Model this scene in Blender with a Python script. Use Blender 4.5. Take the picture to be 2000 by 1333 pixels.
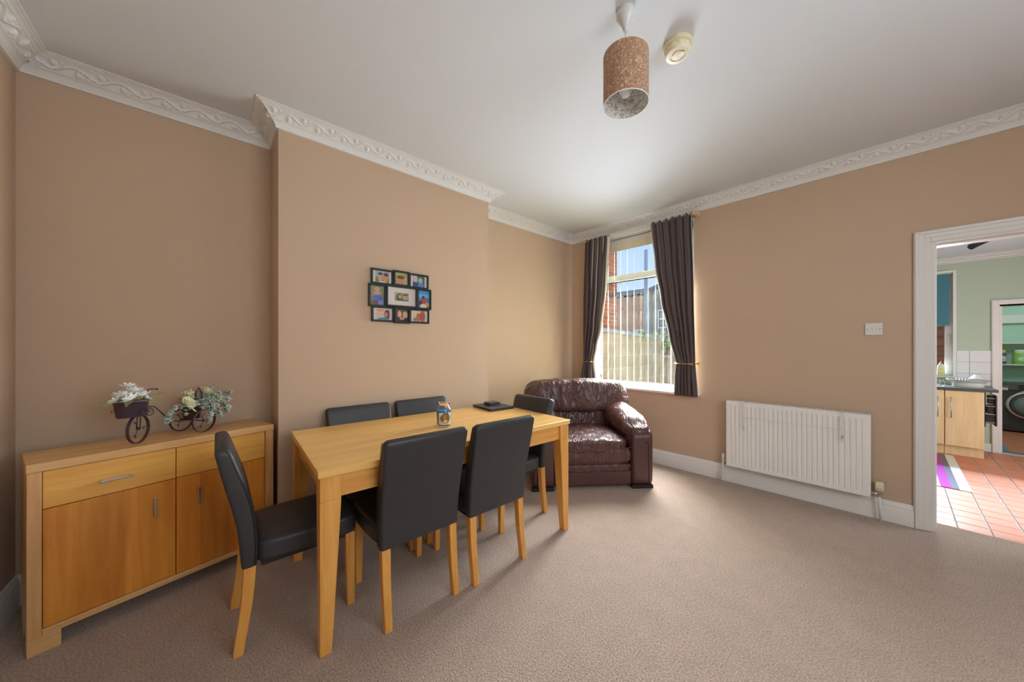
import bpy, bmesh, math, random
from math import sin, cos, pi, radians, sqrt, exp
from mathutils import Vector, Matrix, noise

random.seed(7)
SC = bpy.context.scene
for o in list(bpy.data.objects):
    bpy.data.objects.remove(o)
COL = SC.collection

# ------------------------------------------------------------------ camera
cam_d = bpy.data.cameras.new('camera')
cam = bpy.data.objects.new('camera', cam_d); COL.objects.link(cam)
cam.location = (0, 0, 1.25)
YAW = 0.8339
cam.rotation_euler = (pi/2, 0, YAW)
cam_d.sensor_width = 36; cam_d.lens = 660.4164/2000*36
cam_d.shift_x = -21.94/2000; cam_d.shift_y = 10.14/2000
cam_d.clip_start = 0.02; cam_d.clip_end = 200
SC.camera = cam

# room numbers (metres, camera over the origin)
XA, XC, Y1, Y2, YW, SK = -2.8435, -2.527, 0.2793, 1.8585, 3.4436, 0.0422
YN, XR, ZC = -0.715, 1.5, 2.665
ZK, YK, ZKC = -0.17, 7.693, 2.505       # kitchen floor, far wall, ceiling

def Wp(u, v=0, z=0):                     # window wall: u along it, v outwards
    return Vector((XA+u*cos(SK)-v*sin(SK), YW+u*sin(SK)+v*cos(SK), z))

# ------------------------------------------------------------------ sky
world = bpy.data.worlds.new('sky'); SC.world = world; world.use_nodes = True
nt = world.node_tree; nt.nodes.clear()
def N(nt, t, **kw):
    n = nt.nodes.new(t)
    for k, v in kw.items():
        setattr(n, k, v)
    return n
tc = N(nt, 'ShaderNodeTexCoord'); sep = N(nt, 'ShaderNodeSeparateXYZ')
nt.links.new(tc.outputs['Generated'], sep.inputs[0])
ramp = N(nt, 'ShaderNodeValToRGB')
ramp.color_ramp.elements[0].position = 0.0; ramp.color_ramp.elements[0].color = (.66, .80, .96, 1)
ramp.color_ramp.elements[1].position = .6; ramp.color_ramp.elements[1].color = (.28, .52, .95, 1)
nt.links.new(sep.outputs[2], ramp.inputs[0])
mp = N(nt, 'ShaderNodeMapping'); mp.inputs['Scale'].default_value = (3.2, 3.2, 9)
nz = N(nt, 'ShaderNodeTexNoise'); nz.inputs['Scale'].default_value = 1.6; nz.inputs['Detail'].default_value = 6
nt.links.new(tc.outputs['Generated'], mp.inputs[0]); nt.links.new(mp.outputs[0], nz.inputs['Vector'])
cr = N(nt, 'ShaderNodeValToRGB'); cr.color_ramp.elements[0].position = .48; cr.color_ramp.elements[1].position = .66
nt.links.new(nz.outputs['Fac'], cr.inputs[0])
mx = N(nt, 'ShaderNodeMixRGB'); mx.inputs[2].default_value = (.98, .98, 1, 1)
nt.links.new(cr.outputs[0], mx.inputs[0]); nt.links.new(ramp.outputs[0], mx.inputs[1])
bg = N(nt, 'ShaderNodeBackground'); bg.inputs['Strength'].default_value = .95
nt.links.new(mx.outputs[0], bg.inputs[0])
wo = N(nt, 'ShaderNodeOutputWorld'); nt.links.new(bg.outputs[0], wo.inputs[0])

# ------------------------------------------------------------------ area lamps for daylight through the windows, an assumed kitchen side door and an added side fill
def area(name, loc, target, sx, sy, power, col=(1, 1, 1), spread=180):
    l = bpy.data.lights.new(name, 'AREA'); l.shape = 'RECTANGLE'; l.size = sx; l.size_y = sy
    l.energy = power; l.color = col; l.spread = radians(spread)
    o = bpy.data.objects.new(name, l); COL.objects.link(o)
    o.location = loc
    o.rotation_euler = (Vector(target)-Vector(loc)).to_track_quat('-Z', 'Y').to_euler()
    return o
for k in range(5):                       # daylight entering at the window, strip by strip, inclined like sky light
    z = .92+.22*k
    area('window_daylight', Wp(.95, .095, z), Wp(.95, -1, z-.55), 1.0, .2, 27, (.89, .965, 1))
area('window_sky_light', Wp(.95, .95, 3.25), Wp(.95, -1.0, 1.15), 1.3, .9, 160, (.90, .97, 1), 110)
area('assumed_sun_patch_lamp', (11.6, 5.35, 7.0), (.6, 5.35, ZK), .5, .5, 56, (.27, .56, 1), 14)  # added blue-tinted area lamp imitating an assumed sun patch through an assumed side door
area('added_side_fill', (XR+.12, 1.1, 1.65), (-1.5, 1.3, 1.3), 1.7, 1.6, 30, (.90, .97, 1))  # added soft fill lamp, set in the made-up opening of the right wall
area('assumed_side_door_lamp', (2.55, 5.3, 1.0), (.6, 5.0, .4), 1.3, 1.8, 45, (.95, .98, 1))  # area lamp added in the assumed, unseen kitchen side door
area('kitchen_window_daylight', (.20, YK+.03, 1.22), (.30, 3.5, .2), .5, .6, 24, (.85, .93, 1), 120)
SC.view_settings.view_transform = 'Standard'
SC.view_settings.look = 'None'
SC.view_settings.gamma = 1
SC.view_settings.use_curve_mapping = False
SC.view_settings.exposure = 0.3

# ------------------------------------------------------------------ materials
def lin(r, g, b):
    f = lambda c: c/12.92 if c <= .04045 else ((c+.055)/1.055)**2.4
    return (f(r/255), f(g/255), f(b/255), 1)
MATS = {}
def base_mat(name):
    m = bpy.data.materials.new(name); m.use_nodes = True
    t = m.node_tree; b = t.nodes['Principled BSDF']
    MATS[name] = m
    return m, t, b
def L(t, a, b): t.links.new(a, b)
def mat(name, col, rough=.5, metal=0, var=.0, vscale=8, bump=0, bscale=60, stretch=(1, 1, 1), coat=0, spec=.5, detail=3, trans=0, ior=1.45, rnd=0, sheen=0, alpha=1):
    """plain colour with a little noise variation and fine relief"""
    m, t, b = base_mat(name)
    c = lin(*col)
    b.inputs['Base Color'].default_value = c
    b.inputs['Roughness'].default_value = rough; b.inputs['Metallic'].default_value = metal
    b.inputs['Specular IOR Level'].default_value = spec
    b.inputs['Coat Weight'].default_value = coat; b.inputs['Coat Roughness'].default_value = .2
    b.inputs['Transmission Weight'].default_value = trans; b.inputs['IOR'].default_value = ior
    b.inputs['Sheen Weight'].default_value = sheen
    tc = N(t, 'ShaderNodeTexCoord'); mp = N(t, 'ShaderNodeMapping'); mp.inputs['Scale'].default_value = stretch
    L(t, tc.outputs['Object'], mp.inputs[0])
    n = N(t, 'ShaderNodeTexNoise'); n.inputs['Scale'].default_value = vscale; n.inputs['Detail'].default_value = detail
    L(t, mp.outputs[0], n.inputs['Vector'])
    mr = N(t, 'ShaderNodeMapRange'); mr.inputs[3].default_value = 1-var; mr.inputs[4].default_value = 1+var
    L(t, n.outputs['Fac'], mr.inputs[0])
    hsv = N(t, 'ShaderNodeHueSaturation'); hsv.inputs['Color'].default_value = c
    src = mr.outputs[0]
    if rnd:
        oi = N(t, 'ShaderNodeObjectInfo'); r2 = N(t, 'ShaderNodeMapRange'); r2.inputs[3].default_value = 1-rnd; r2.inputs[4].default_value = 1+rnd
        L(t, oi.outputs['Random'], r2.inputs[0])
        mu = N(t, 'ShaderNodeMath', operation='MULTIPLY'); L(t, mr.outputs[0], mu.inputs[0]); L(t, r2.outputs[0], mu.inputs[1]); src = mu.outputs[0]
    L(t, src, hsv.inputs['Value']); L(t, hsv.outputs[0], b.inputs['Base Color'])
    if bump:
        n2 = N(t, 'ShaderNodeTexNoise'); n2.inputs['Scale'].default_value = bscale; n2.inputs['Detail'].default_value = 3
        L(t, mp.outputs[0], n2.inputs['Vector'])
        bp = N(t, 'ShaderNodeBump'); bp.inputs['Strength'].default_value = bump; bp.inputs['Distance'].default_value = .01
        L(t, n2.outputs['Fac'], bp.inputs['Height']); L(t, bp.outputs[0], b.inputs['Normal'])
    return m
def wood(name, c1, c2, axis, rough=.38, staves=0, stave_axis=0, scale=1):
    m, t, b = base_mat(name)
    tc = N(t, 'ShaderNodeTexCoord'); mp = N(t, 'ShaderNodeMapping')
    s = [14*scale]*3; s[axis] = 1.1*scale; mp.inputs['Scale'].default_value = s
    L(t, tc.outputs['Object'], mp.inputs[0])
    n = N(t, 'ShaderNodeTexNoise'); n.inputs['Scale'].default_value = 2.2; n.inputs['Detail'].default_value = 7; n.inputs['Distortion'].default_value = .6
    L(t, mp.outputs[0], n.inputs['Vector'])
    r = N(t, 'ShaderNodeValToRGB'); r.color_ramp.elements[0].position = .3; r.color_ramp.elements[1].position = .72
    r.color_ramp.elements[0].color = lin(*c1); r.color_ramp.elements[1].color = lin(*c2)
    L(t, n.outputs['Fac'], r.inputs[0])
    out = r.outputs[0]
    n3 = N(t, 'ShaderNodeTexNoise'); n3.inputs['Scale'].default_value = 22; n3.inputs['Detail'].default_value = 4
    L(t, mp.outputs[0], n3.inputs['Vector'])
    mr = N(t, 'ShaderNodeMapRange'); mr.inputs[3].default_value = .93; mr.inputs[4].default_value = 1.07
    L(t, n3.outputs['Fac'], mr.inputs[0])
    val = mr.outputs[0]
    if staves:
        sp = N(t, 'ShaderNodeSeparateXYZ'); L(t, tc.outputs['Object'], sp.inputs[0])
        d = N(t, 'ShaderNodeMath', operation='MULTIPLY'); d.inputs[1].default_value = 1/staves; L(t, sp.outputs[stave_axis], d.inputs[0])
        fl = N(t, 'ShaderNodeMath', operation='FLOOR'); L(t, d.outputs[0], fl.inputs[0])
        wn = N(t, 'ShaderNodeTexWhiteNoise', noise_dimensions='1D'); L(t, fl.outputs[0], wn.inputs['W'])
        m2 = N(t, 'ShaderNodeMapRange'); m2.inputs[3].default_value = .88; m2.inputs[4].default_value = 1.08; L(t, wn.outputs['Value'], m2.inputs[0])
        mu = N(t, 'ShaderNodeMath', operation='MULTIPLY'); L(t, val, mu.inputs[0]); L(t, m2.outputs[0], mu.inputs[1]); val = mu.outputs[0]
    h = N(t, 'ShaderNodeHueSaturation'); L(t, out, h.inputs['Color']); L(t, val, h.inputs['Value'])
    L(t, h.outputs[0], b.inputs['Base Color'])
    b.inputs['Roughness'].default_value = rough; b.inputs['Coat Weight'].default_value = .15; b.inputs['Coat Roughness'].default_value = .25
    bp = N(t, 'ShaderNodeBump'); bp.inputs['Strength'].default_value = .06; bp.inputs['Distance'].default_value = .003
    L(t, n3.outputs['Fac'], bp.inputs['Height']); L(t, bp.outputs[0], b.inputs['Normal'])
    return m
def leather(name, col, rough, wr=.25, scale=1.0, crease=0):
    m, t, b = base_mat(name)
    tc = N(t, 'ShaderNodeTexCoord')
    n = N(t, 'ShaderNodeTexNoise'); n.inputs['Scale'].default_value = 10*scale; n.inputs['Detail'].default_value = 4; n.inputs['Distortion'].default_value = 1.2
    v = N(t, 'ShaderNodeTexVoronoi'); v.inputs['Scale'].default_value = 260
    L(t, tc.outputs['Object'], n.inputs['Vector']); L(t, tc.outputs['Object'], v.inputs['Vector'])
    h = N(t, 'ShaderNodeHueSaturation'); h.inputs['Color'].default_value = lin(*col)
    mr = N(t, 'ShaderNodeMapRange'); mr.inputs[3].default_value = .85; mr.inputs[4].default_value = 1.15
    L(t, n.outputs['Fac'], mr.inputs[0]); L(t, mr.outputs[0], h.inputs['Value']); L(t, h.outputs[0], b.inputs['Base Color'])
    b.inputs['Roughness'].default_value = rough
    bp = N(t, 'ShaderNodeBump'); bp.inputs['Strength'].default_value = wr; bp.inputs['Distance'].default_value = .012
    L(t, n.outputs['Fac'], bp.inputs['Height'])
    last = bp
    if crease:
        mp = N(t, 'ShaderNodeMapping'); mp.inputs['Scale'].default_value = (8, 4, 2.2)
        L(t, tc.outputs['Object'], mp.inputs[0])
        n4 = N(t, 'ShaderNodeTexNoise'); n4.inputs['Scale'].default_value = 1.6; n4.inputs['Detail'].default_value = 3; n4.inputs['Distortion'].default_value = 1.8
        L(t, mp.outputs[0], n4.inputs['Vector'])
        ab = N(t, 'ShaderNodeMath', operation='SUBTRACT'); ab.inputs[1].default_value = .5; L(t, n4.outputs['Fac'], ab.inputs[0])
        aa = N(t, 'ShaderNodeMath', operation='ABSOLUTE'); L(t, ab.outputs[0], aa.inputs[0])
        m5 = N(t, 'ShaderNodeMapRange'); m5.inputs[1].default_value = 0; m5.inputs[2].default_value = .09; L(t, aa.outputs[0], m5.inputs[0])
        b4 = N(t, 'ShaderNodeBump'); b4.inputs['Strength'].default_value = crease; b4.inputs['Distance'].default_value = .012
        L(t, m5.outputs[0], b4.inputs['Height']); L(t, bp.outputs[0], b4.inputs['Normal']); last = b4
    b2 = N(t, 'ShaderNodeBump'); b2.inputs['Strength'].default_value = .12; b2.inputs['Distance'].default_value = .0008
    L(t, v.outputs['Distance'], b2.inputs['Height']); L(t, last.outputs[0], b2.inputs['Normal']); L(t, b2.outputs[0], b.inputs['Normal'])
    return m
def emis(name, col, s):
    m, t, b = base_mat(name)
    b.inputs['Base Color'].default_value = lin(*col); b.inputs['Emission Color'].default_value = lin(*col); b.inputs['Emission Strength'].default_value = s
    return m
def brickmat(name, c1, c2, mortar, scale, bw=.225, bh=.075, ms=.010, bump=.4, axes='XZ'):
    m, t, b = base_mat(name)
    tc = N(t, 'ShaderNodeTexCoord'); sp = N(t, 'ShaderNodeSeparateXYZ'); cb = N(t, 'ShaderNodeCombineXYZ')
    L(t, tc.outputs['Object'], sp.inputs[0]); L(t, sp.outputs[axes[0]], cb.inputs[0]); L(t, sp.outputs[axes[1]], cb.inputs[1])
    k = N(t, 'ShaderNodeTexBrick'); k.inputs['Scale'].default_value = scale
    k.inputs['Color1'].default_value = lin(*c1); k.inputs['Color2'].default_value = lin(*c2); k.inputs['Mortar'].default_value = lin(*mortar)
    k.inputs['Brick Width'].default_value = bw; k.inputs['Row Height'].default_value = bh; k.inputs['Mortar Size'].default_value = ms
    L(t, cb.outputs[0], k.inputs['Vector'])
    n = N(t, 'ShaderNodeTexNoise'); n.inputs['Scale'].default_value = 3; n.inputs['Detail'].default_value = 6
    L(t, tc.outputs['Object'], n.inputs['Vector'])
    mr = N(t, 'ShaderNodeMapRange'); mr.inputs[3].default_value = .7; mr.inputs[4].default_value = 1.3; L(t, n.outputs['Fac'], mr.inputs[0])
    h = N(t, 'ShaderNodeHueSaturation'); L(t, k.outputs['Color'], h.inputs['Color']); L(t, mr.outputs[0], h.inputs['Value'])
    L(t, h.outputs[0], b.inputs['Base Color']); b.inputs['Roughness'].default_value = .9
    bp = N(t, 'ShaderNodeBump'); bp.inputs['Strength'].default_value = bump; bp.inputs['Distance'].default_value = .01; bp.invert = True
    L(t, k.outputs['Fac'], bp.inputs['Height']); L(t, bp.outputs[0], b.inputs['Normal'])
    return m

M_WALL = mat('tan_wall_paint', (198, 172, 147), .75, var=.03, vscale=1.6, bump=.05, bscale=90)
M_CEIL = mat('white_ceiling_paint', (216, 220, 225), .8, var=.01, vscale=1, bump=.03, bscale=60)
M_PLASTER = mat('white_plaster', (226, 226, 224), .6, var=.02)
M_GLOSS = mat('white_gloss_paint', (232, 230, 226), .35, var=.02)
M_UPVC = mat('white_upvc', (235, 236, 236), .3)
M_CREAM = mat('cream_fabric', (226, 217, 190), .8, var=.03, vscale=30)
def fabric(name, col, tl=.45):
    m = bpy.data.materials.new(name); m.use_nodes = True; t = m.node_tree; t.nodes.clear()
    d = N(t, 'ShaderNodeBsdfDiffuse'); d.inputs[0].default_value = lin(*col); r = N(t, 'ShaderNodeBsdfTranslucent'); r.inputs[0].default_value = lin(*col)
    x = N(t, 'ShaderNodeMixShader'); x.inputs[0].default_value = tl; o = N(t, 'ShaderNodeOutputMaterial')
    L(t, d.outputs[0], x.inputs[1]); L(t, r.outputs[0], x.inputs[2]); L(t, x.outputs[0], o.inputs[0])
    return m
M_SLAT = fabric('translucent_slat', (236, 232, 216))
M_BEIGE = mat('beige_plastic', (226, 216, 182), .45)
M_WPLAST = mat('white_plastic', (224, 222, 216), .35)
M_RAD = mat('white_radiator_enamel', (240, 238, 234), .38)
M_DARK = mat('dark_recess', (40, 36, 34), .8)
M_CHROME = mat('brushed_chrome', (200, 200, 200), .28, metal=1)
M_BRASS = mat('brass', (196, 160, 96), .3, metal=1)
M_CURT = mat('dark_brown_curtain', (86, 72, 71), .55, var=.06, vscale=20, sheen=.3)
M_LINING = mat('curtain_lining', (205, 196, 184), .8)
M_BLEA = leather('black_leather', (52, 51, 53), .45, wr=.06)
M_SEAM = mat('black_piping', (28, 27, 28), .4)
M_BURG = leather('burgundy_leather', (92, 60, 57), .34, wr=.25, crease=.55)
M_BURGP = leather('burgundy_leather_panel', (86, 56, 54), .36, wr=.1, scale=.7)
M_BURGS = mat('burgundy_seam', (48, 30, 30), .5)
OAK = ((214, 146, 64), (234, 174, 90))
M_OAKX = wood('beech_x', *OAK, 0); M_OAKY = wood('beech_y', *OAK, 1); M_OAKZ = wood('beech_z', *OAK, 2)
M_TOPY = wood('beech_staves', (240, 182, 98), (252, 206, 126), 1, rough=.3, staves=.085, stave_axis=0)
M_SBX = wood('sideboard_frame_x', (208, 154, 94), (226, 180, 122), 0); M_SBZ = wood('sideboard_frame_z', (202, 148, 90), (222, 174, 120), 2)
M_SBD = wood('sideboard_door', (204, 120, 34), (222, 148, 54), 2, staves=.13, stave_axis=0)
M_SBDR = wood('sideboard_drawer', (220, 154, 66), (236, 180, 90), 0)
M_IRON = mat('purple_brown_iron', (84, 66, 74), .45, metal=.4)
M_POT = mat('purple_brown_tin', (84, 64, 72), .4, metal=.3, var=.08)
M_POT2 = mat('brown_tin', (70, 48, 42), .45, metal=.3, var=.08)
M_PETAL = mat('white_petal', (250, 250, 246), .6, var=.05, vscale=30)
M_ROSE = mat('cream_rose', (246, 242, 206), .6, var=.06, vscale=30)
M_BUD = mat('cream_bud', (236, 228, 190), .6)
M_FERN = mat('yellow_green_leaf', (150, 168, 76), .5, var=.15, vscale=25)
M_LEAF = mat('dark_green_leaf', (66, 92, 56), .5, var=.2, vscale=25)
def ivy_mat():
    m, t, b = base_mat('variegated_ivy')
    tc = N(t, 'ShaderNodeTexCoord'); oi = N(t, 'ShaderNodeObjectInfo')
    ln = N(t, 'ShaderNodeVectorMath', operation='LENGTH'); L(t, tc.outputs['Object'], ln.inputs[0])
    n = N(t, 'ShaderNodeTexNoise'); n.inputs['Scale'].default_value = 3; L(t, tc.outputs['Object'], n.inputs['Vector'])
    a = N(t, 'ShaderNodeMath', operation='MULTIPLY_ADD'); a.inputs[1].default_value = .9; L(t, n.outputs['Fac'], a.inputs[0]); L(t, ln.outputs['Value'], a.inputs[2])
    r = N(t, 'ShaderNodeValToRGB'); r.color_ramp.elements[0].position = .72; r.color_ramp.elements[1].position = .98
    r.color_ramp.elements[0].color = lin(112, 146, 118); r.color_ramp.elements[1].color = lin(222, 228, 216); L(t, a.outputs[0], r.inputs[0])
    h = N(t, 'ShaderNodeHueSaturation'); mr = N(t, 'ShaderNodeMapRange'); mr.inputs[3].default_value = .65; mr.inputs[4].default_value = 1.15
    L(t, oi.outputs['Random'], mr.inputs[0]); L(t, mr.outputs[0], h.inputs['Value']); L(t, r.outputs[0], h.inputs['Color']); L(t, h.outputs[0], b.inputs['Base Color'])
    b.inputs['Roughness'].default_value = .55
    return m
M_IVY = ivy_mat()
M_BLACKFR = mat('black_frame', (30, 29, 31), .4)
M_MATB = mat('white_mount', (214, 205, 200), .8)
M_SLATE = mat('black_placemat', (62, 62, 66), .5, var=.06)
M_WAX = mat('blue_wax', (30, 132, 190), .45)
M_TAPE = mat('grey_carpet_bar', (120, 112, 104), .5)

def carpet_mat():
    m, t, b = base_mat('brown_carpet')
    tc = N(t, 'ShaderNodeTexCoord')
    n = N(t, 'ShaderNodeTexNoise'); n.inputs['Scale'].default_value = 150; n.inputs['Detail'].default_value = 4
    n2 = N(t, 'ShaderNodeTexNoise'); n2.inputs['Scale'].default_value = 9; n2.inputs['Detail'].default_value = 5
    for q in (n, n2): L(t, tc.outputs['Object'], q.inputs['Vector'])
    r = N(t, 'ShaderNodeValToRGB')
    r.color_ramp.elements[0].position = .3; r.color_ramp.elements[0].color = lin(136, 113, 97)
    r.color_ramp.elements[1].position = .72; r.color_ramp.elements[1].color = lin(204, 180, 162)
    L(t, n.outputs['Fac'], r.inputs[0])
    mr = N(t, 'ShaderNodeMapRange'); mr.inputs[3].default_value = .88; mr.inputs[4].default_value = 1.12; L(t, n2.outputs['Fac'], mr.inputs[0])
    h = N(t, 'ShaderNodeHueSaturation'); L(t, r.outputs[0], h.inputs['Color']); L(t, mr.outputs[0], h.inputs['Value'])
    L(t, h.outputs[0], b.inputs['Base Color']); b.inputs['Roughness'].default_value = 1; b.inputs['Specular IOR Level'].default_value = .1
    b.inputs['Sheen Weight'].default_value = .25; b.inputs['Sheen Roughness'].default_value = .6
    bp = N(t, 'ShaderNodeBump'); bp.inputs['Strength'].default_value = .8; bp.inputs['Distance'].default_value = .008
    L(t, n.outputs['Fac'], bp.inputs['Height']); L(t, bp.outputs[0], b.inputs['Normal'])
    return m
M_CARPET = carpet_mat()
def glass_mat(name, tint=(1, 1, 1, 1)):
    m = bpy.data.materials.new(name); m.use_nodes = True; t = m.node_tree; t.nodes.clear()
    tr = N(t, 'ShaderNodeBsdfTransparent'); tr.inputs[0].default_value = tint
    gl = N(t, 'ShaderNodeBsdfGlossy'); gl.inputs['Roughness'].default_value = .02
    fr = N(t, 'ShaderNodeFresnel'); fr.inputs[0].default_value = 1.35
    mx = N(t, 'ShaderNodeMixShader'); out = N(t, 'ShaderNodeOutputMaterial')
    L(t, fr.outputs[0], mx.inputs[0]); L(t, tr.outputs[0], mx.inputs[1]); L(t, gl.outputs[0], mx.inputs[2]); L(t, mx.outputs[0], out.inputs[0])
    return m
M_GLASS = glass_mat('window_glass', (.97, .98, .97, 1))

# ------------------------------------------------------------------ mesh helpers
class MB:
    def __init__(s): s.v = []; s.f = []
    def add(s, v, f):
        k = len(s.v); s.v += [tuple(p) for p in v]; s.f += [tuple(i+k for i in q) for q in f]; return s
    def box(s, x0, x1, y0, y1, z0, z1):
        return s.add([(x0,y0,z0),(x1,y0,z0),(x1,y1,z0),(x0,y1,z0),(x0,y0,z1),(x1,y0,z1),(x1,y1,z1),(x0,y1,z1)],
                     [(3,2,1,0),(4,5,6,7),(0,1,5,4),(1,2,6,5),(2,3,7,6),(3,0,4,7)])
    def taper(s, b0, b1, z0, z1):       # b=(x0,x1,y0,y1)
        v = [(b0[0],b0[2],z0),(b0[1],b0[2],z0),(b0[1],b0[3],z0),(b0[0],b0[3],z0),(b1[0],b1[2],z1),(b1[1],b1[2],z1),(b1[1],b1[3],z1),(b1[0],b1[3],z1)]
        return s.add(v, [(3,2,1,0),(4,5,6,7),(0,1,5,4),(1,2,6,5),(2,3,7,6),(3,0,4,7)])
    def loft(s, rings, cap=True, closed=True):
        n = len(rings[0]); v = [p for r in rings for p in r]; f = []
        for i in range(len(rings)-1):
            for j in range(n if closed else n-1):
                k = (j+1) % n
                f.append((i*n+j, i*n+k, (i+1)*n+k, (i+1)*n+j))
        if cap:
            f.append(tuple(range(n-1, -1, -1))); f.append(tuple((len(rings)-1)*n+j for j in range(n)))
        return s.add(v, f)
    def tube(s, pts, r, n=8, closed=False):
        pts = [Vector(p) for p in pts]; rings = []; prev = None
        for i, p in enumerate(pts):
            if closed: d = pts[(i+1) % len(pts)]-pts[i-1]
            else: d = pts[min(i+1, len(pts)-1)]-pts[max(i-1, 0)]
            d.normalize()
            if prev is None:
                a = Vector((0, 0, 1)) if abs(d.z) < .9 else Vector((1, 0, 0)); x = d.cross(a).normalized()
            else:
                x = (prev-d*prev.dot(d))
                x = x.normalized() if x.length > 1e-6 else d.orthogonal().normalized()
            prev = x; y = d.cross(x)
            rr = r[i] if isinstance(r, (list, tuple)) else r
            rings.append([p+x*(rr*cos(2*pi*j/n))+y*(rr*sin(2*pi*j/n)) for j in range(n)])
        if closed: rings.append(rings[0]); return s.loft(rings, cap=False)
        return s.loft(rings)
    def lathe(s, prof, n=32, c=(0, 0, 0), cap=True):
        return s.loft([[(c[0]+r*cos(2*pi*j/n), c[1]+r*sin(2*pi*j/n), c[2]+z) for j in range(n)] for r, z in prof], cap=cap)
    def cushion(s, c, h, k=5, n=10, fn=None):
        """rounded box: subdivided cube pulled onto a superquadric"""
        idx = {}; v = []; f = []
        def vert(p):
            key = tuple(round(q, 5) for q in p)
            if key not in idx:
                m = max(abs(q) for q in p); nr = sum(abs(q)**k for q in p)**(1/k)
                q = [a*m/nr for a in p]
                P = Vector((c[0]+q[0]*h[0], c[1]+q[1]*h[1], c[2]+q[2]*h[2]))
                if fn: P = fn(P, q)
                idx[key] = len(v); v.append(tuple(P))
            return idx[key]
        g = [-1+2*i/n for i in range(n+1)]
        for ax in range(3):
            for sg in (-1, 1):
                for i in range(n):
                    for j in range(n):
                        q = []
                        for a, b in ((i, j), (i+1, j), (i+1, j+1), (i, j+1)):
                            p = [0, 0, 0]; p[ax] = sg; p[(ax+1) % 3] = g[a]; p[(ax+2) % 3] = g[b]; q.append(vert(p))
                        f.append(tuple(q if sg > 0 else q[::-1]))
        return s.add(v, f)
    def xf(s, M, start=0):
        s.v = s.v[:start]+[tuple(M @ Vector(p)) for p in s.v[start:]]; return s
    def mesh(s, name):
        me = bpy.data.meshes.new(name); me.from_pydata(s.v, [], s.f); me.validate(); me.update()
        bm = bmesh.new(); bm.from_mesh(me); bmesh.ops.recalc_face_normals(bm, faces=bm.faces); bm.to_mesh(me); bm.free()
        return me
    def build(s, name, m, parent=None, smooth=False, bevel=0, seg=2, loc=None, rz=0, kind=None, label=None, keepn=False):
        if keepn:
            me = bpy.data.meshes.new(name); me.from_pydata(s.v, [], s.f); me.update()
        else: me = s.mesh(name)
        o = bpy.data.objects.new(name, me); COL.objects.link(o); me.materials.append(m)
        if parent: o.parent = parent
        if loc is not None: o.location = loc
        if rz: o.rotation_euler = (0, 0, rz)
        if bevel:
            b = o.modifiers.new('bevel', 'BEVEL'); b.width = bevel; b.segments = seg; b.limit_method = 'ANGLE'; b.angle_limit = radians(40)
            smooth = smooth or 'auto'
        if smooth is True:
            for p in me.polygons: p.use_smooth = True
        elif smooth == 'auto':
            for p in me.polygons: p.use_smooth = True
            try: me.set_sharp_from_angle(angle=radians(35))
            except Exception: pass
        if kind: o['kind'] = kind
        if label: o['label'] = label
        return o
def tag(o, label, cat, group=None):
    o['label'] = label; o['category'] = cat
    if group: o['group'] = group
    return o
def thing(name, label, cat, loc=(0, 0, 0), rz=0, group=None):
    o = bpy.data.objects.new(name, None); COL.objects.link(o); o.empty_display_size = .1
    o.location = loc; o.rotation_euler = (0, 0, rz)
    return tag(o, label, cat, group)
def struct(o): o['kind'] = 'structure'; return o
def setting(name, loc=(0, 0, 0), rz=0):
    o = bpy.data.objects.new(name, None); COL.objects.link(o); o.location = loc; o.rotation_euler = (0, 0, rz); return struct(o)
def bx(name, b, m, parent=None, bevel=0, **kw):
    return MB().box(*b).build(name, m, parent, bevel=bevel, **kw)
def copy_tree(o, parent=None):
    c = o.copy(); COL.objects.link(c)
    if parent: c.parent = parent
    for ch in [k for k in o.children]: copy_tree(ch, c)
    return c
def rrect(x0, x1, y0, y1, z, r, n=4):
    pts = []
    for cx, cy, a0 in ((x1-r, y1-r, 0), (x0+r, y1-r, pi/2), (x0+r, y0+r, pi), (x1-r, y0+r, 1.5*pi)):
        for i in range(n+1):
            a = a0+pi/2*i/n; pts.append((cx+r*cos(a), cy+r*sin(a), z))
    return pts

# ================================================================== THE ROOM
# floor with carpet running through the doorway to the step
fl = MB(); t0 = Wp(3.0, 0); 
fl.add([(XA-.1, YN-.1, 0), (XR+.1, YN-.1, 0), Wp((XR+.1-XA)/cos(SK), .05), Wp(-.1, .05)], [(0, 1, 2, 3)])
fl.add([Wp(2.99, .05), Wp(3.79, .05), Wp(3.79, .19), Wp(2.99, .19)], [(0, 1, 2, 3)])
fl.add([Wp(2.99, .19), Wp(3.79, .19), Wp(3.79, .19, ZK), Wp(2.99, .19, ZK)], [(3, 2, 1, 0)])
struct(fl.build('floor', M_CARPET, keepn=False))
struct(bx('ceiling', (XA-.3, XR+.3, YN-.3, 4.0, ZC, ZC+.12), M_CEIL))
struct(bx('wall_left', (XA-.22, XA, YN-.2, YW+.2, -.02, ZC+.02), M_WALL))
struct(bx('wall_chimney_breast', (XA-.05, XC, Y1, Y2, -.01, ZC+.01), M_WALL))
struct(bx('wall_near', (XA-.2, XR+.2, YN-.2, YN, -.02, ZC+.02), M_WALL))
# right wall, out of the photograph, with an invented opening added for the side fill
mb = MB()
for b in ((XR, XR+.2, YN, .2, -.02, ZC), (XR, XR+.2, 2.0, 3.9, -.02, ZC), (XR, XR+.2, .2, 2.0, -.02, .8), (XR, XR+.2, .2, 2.0, 2.45, ZC)):
    mb.box(*b)
struct(mb.build('wall_right', M_WALL))
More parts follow.
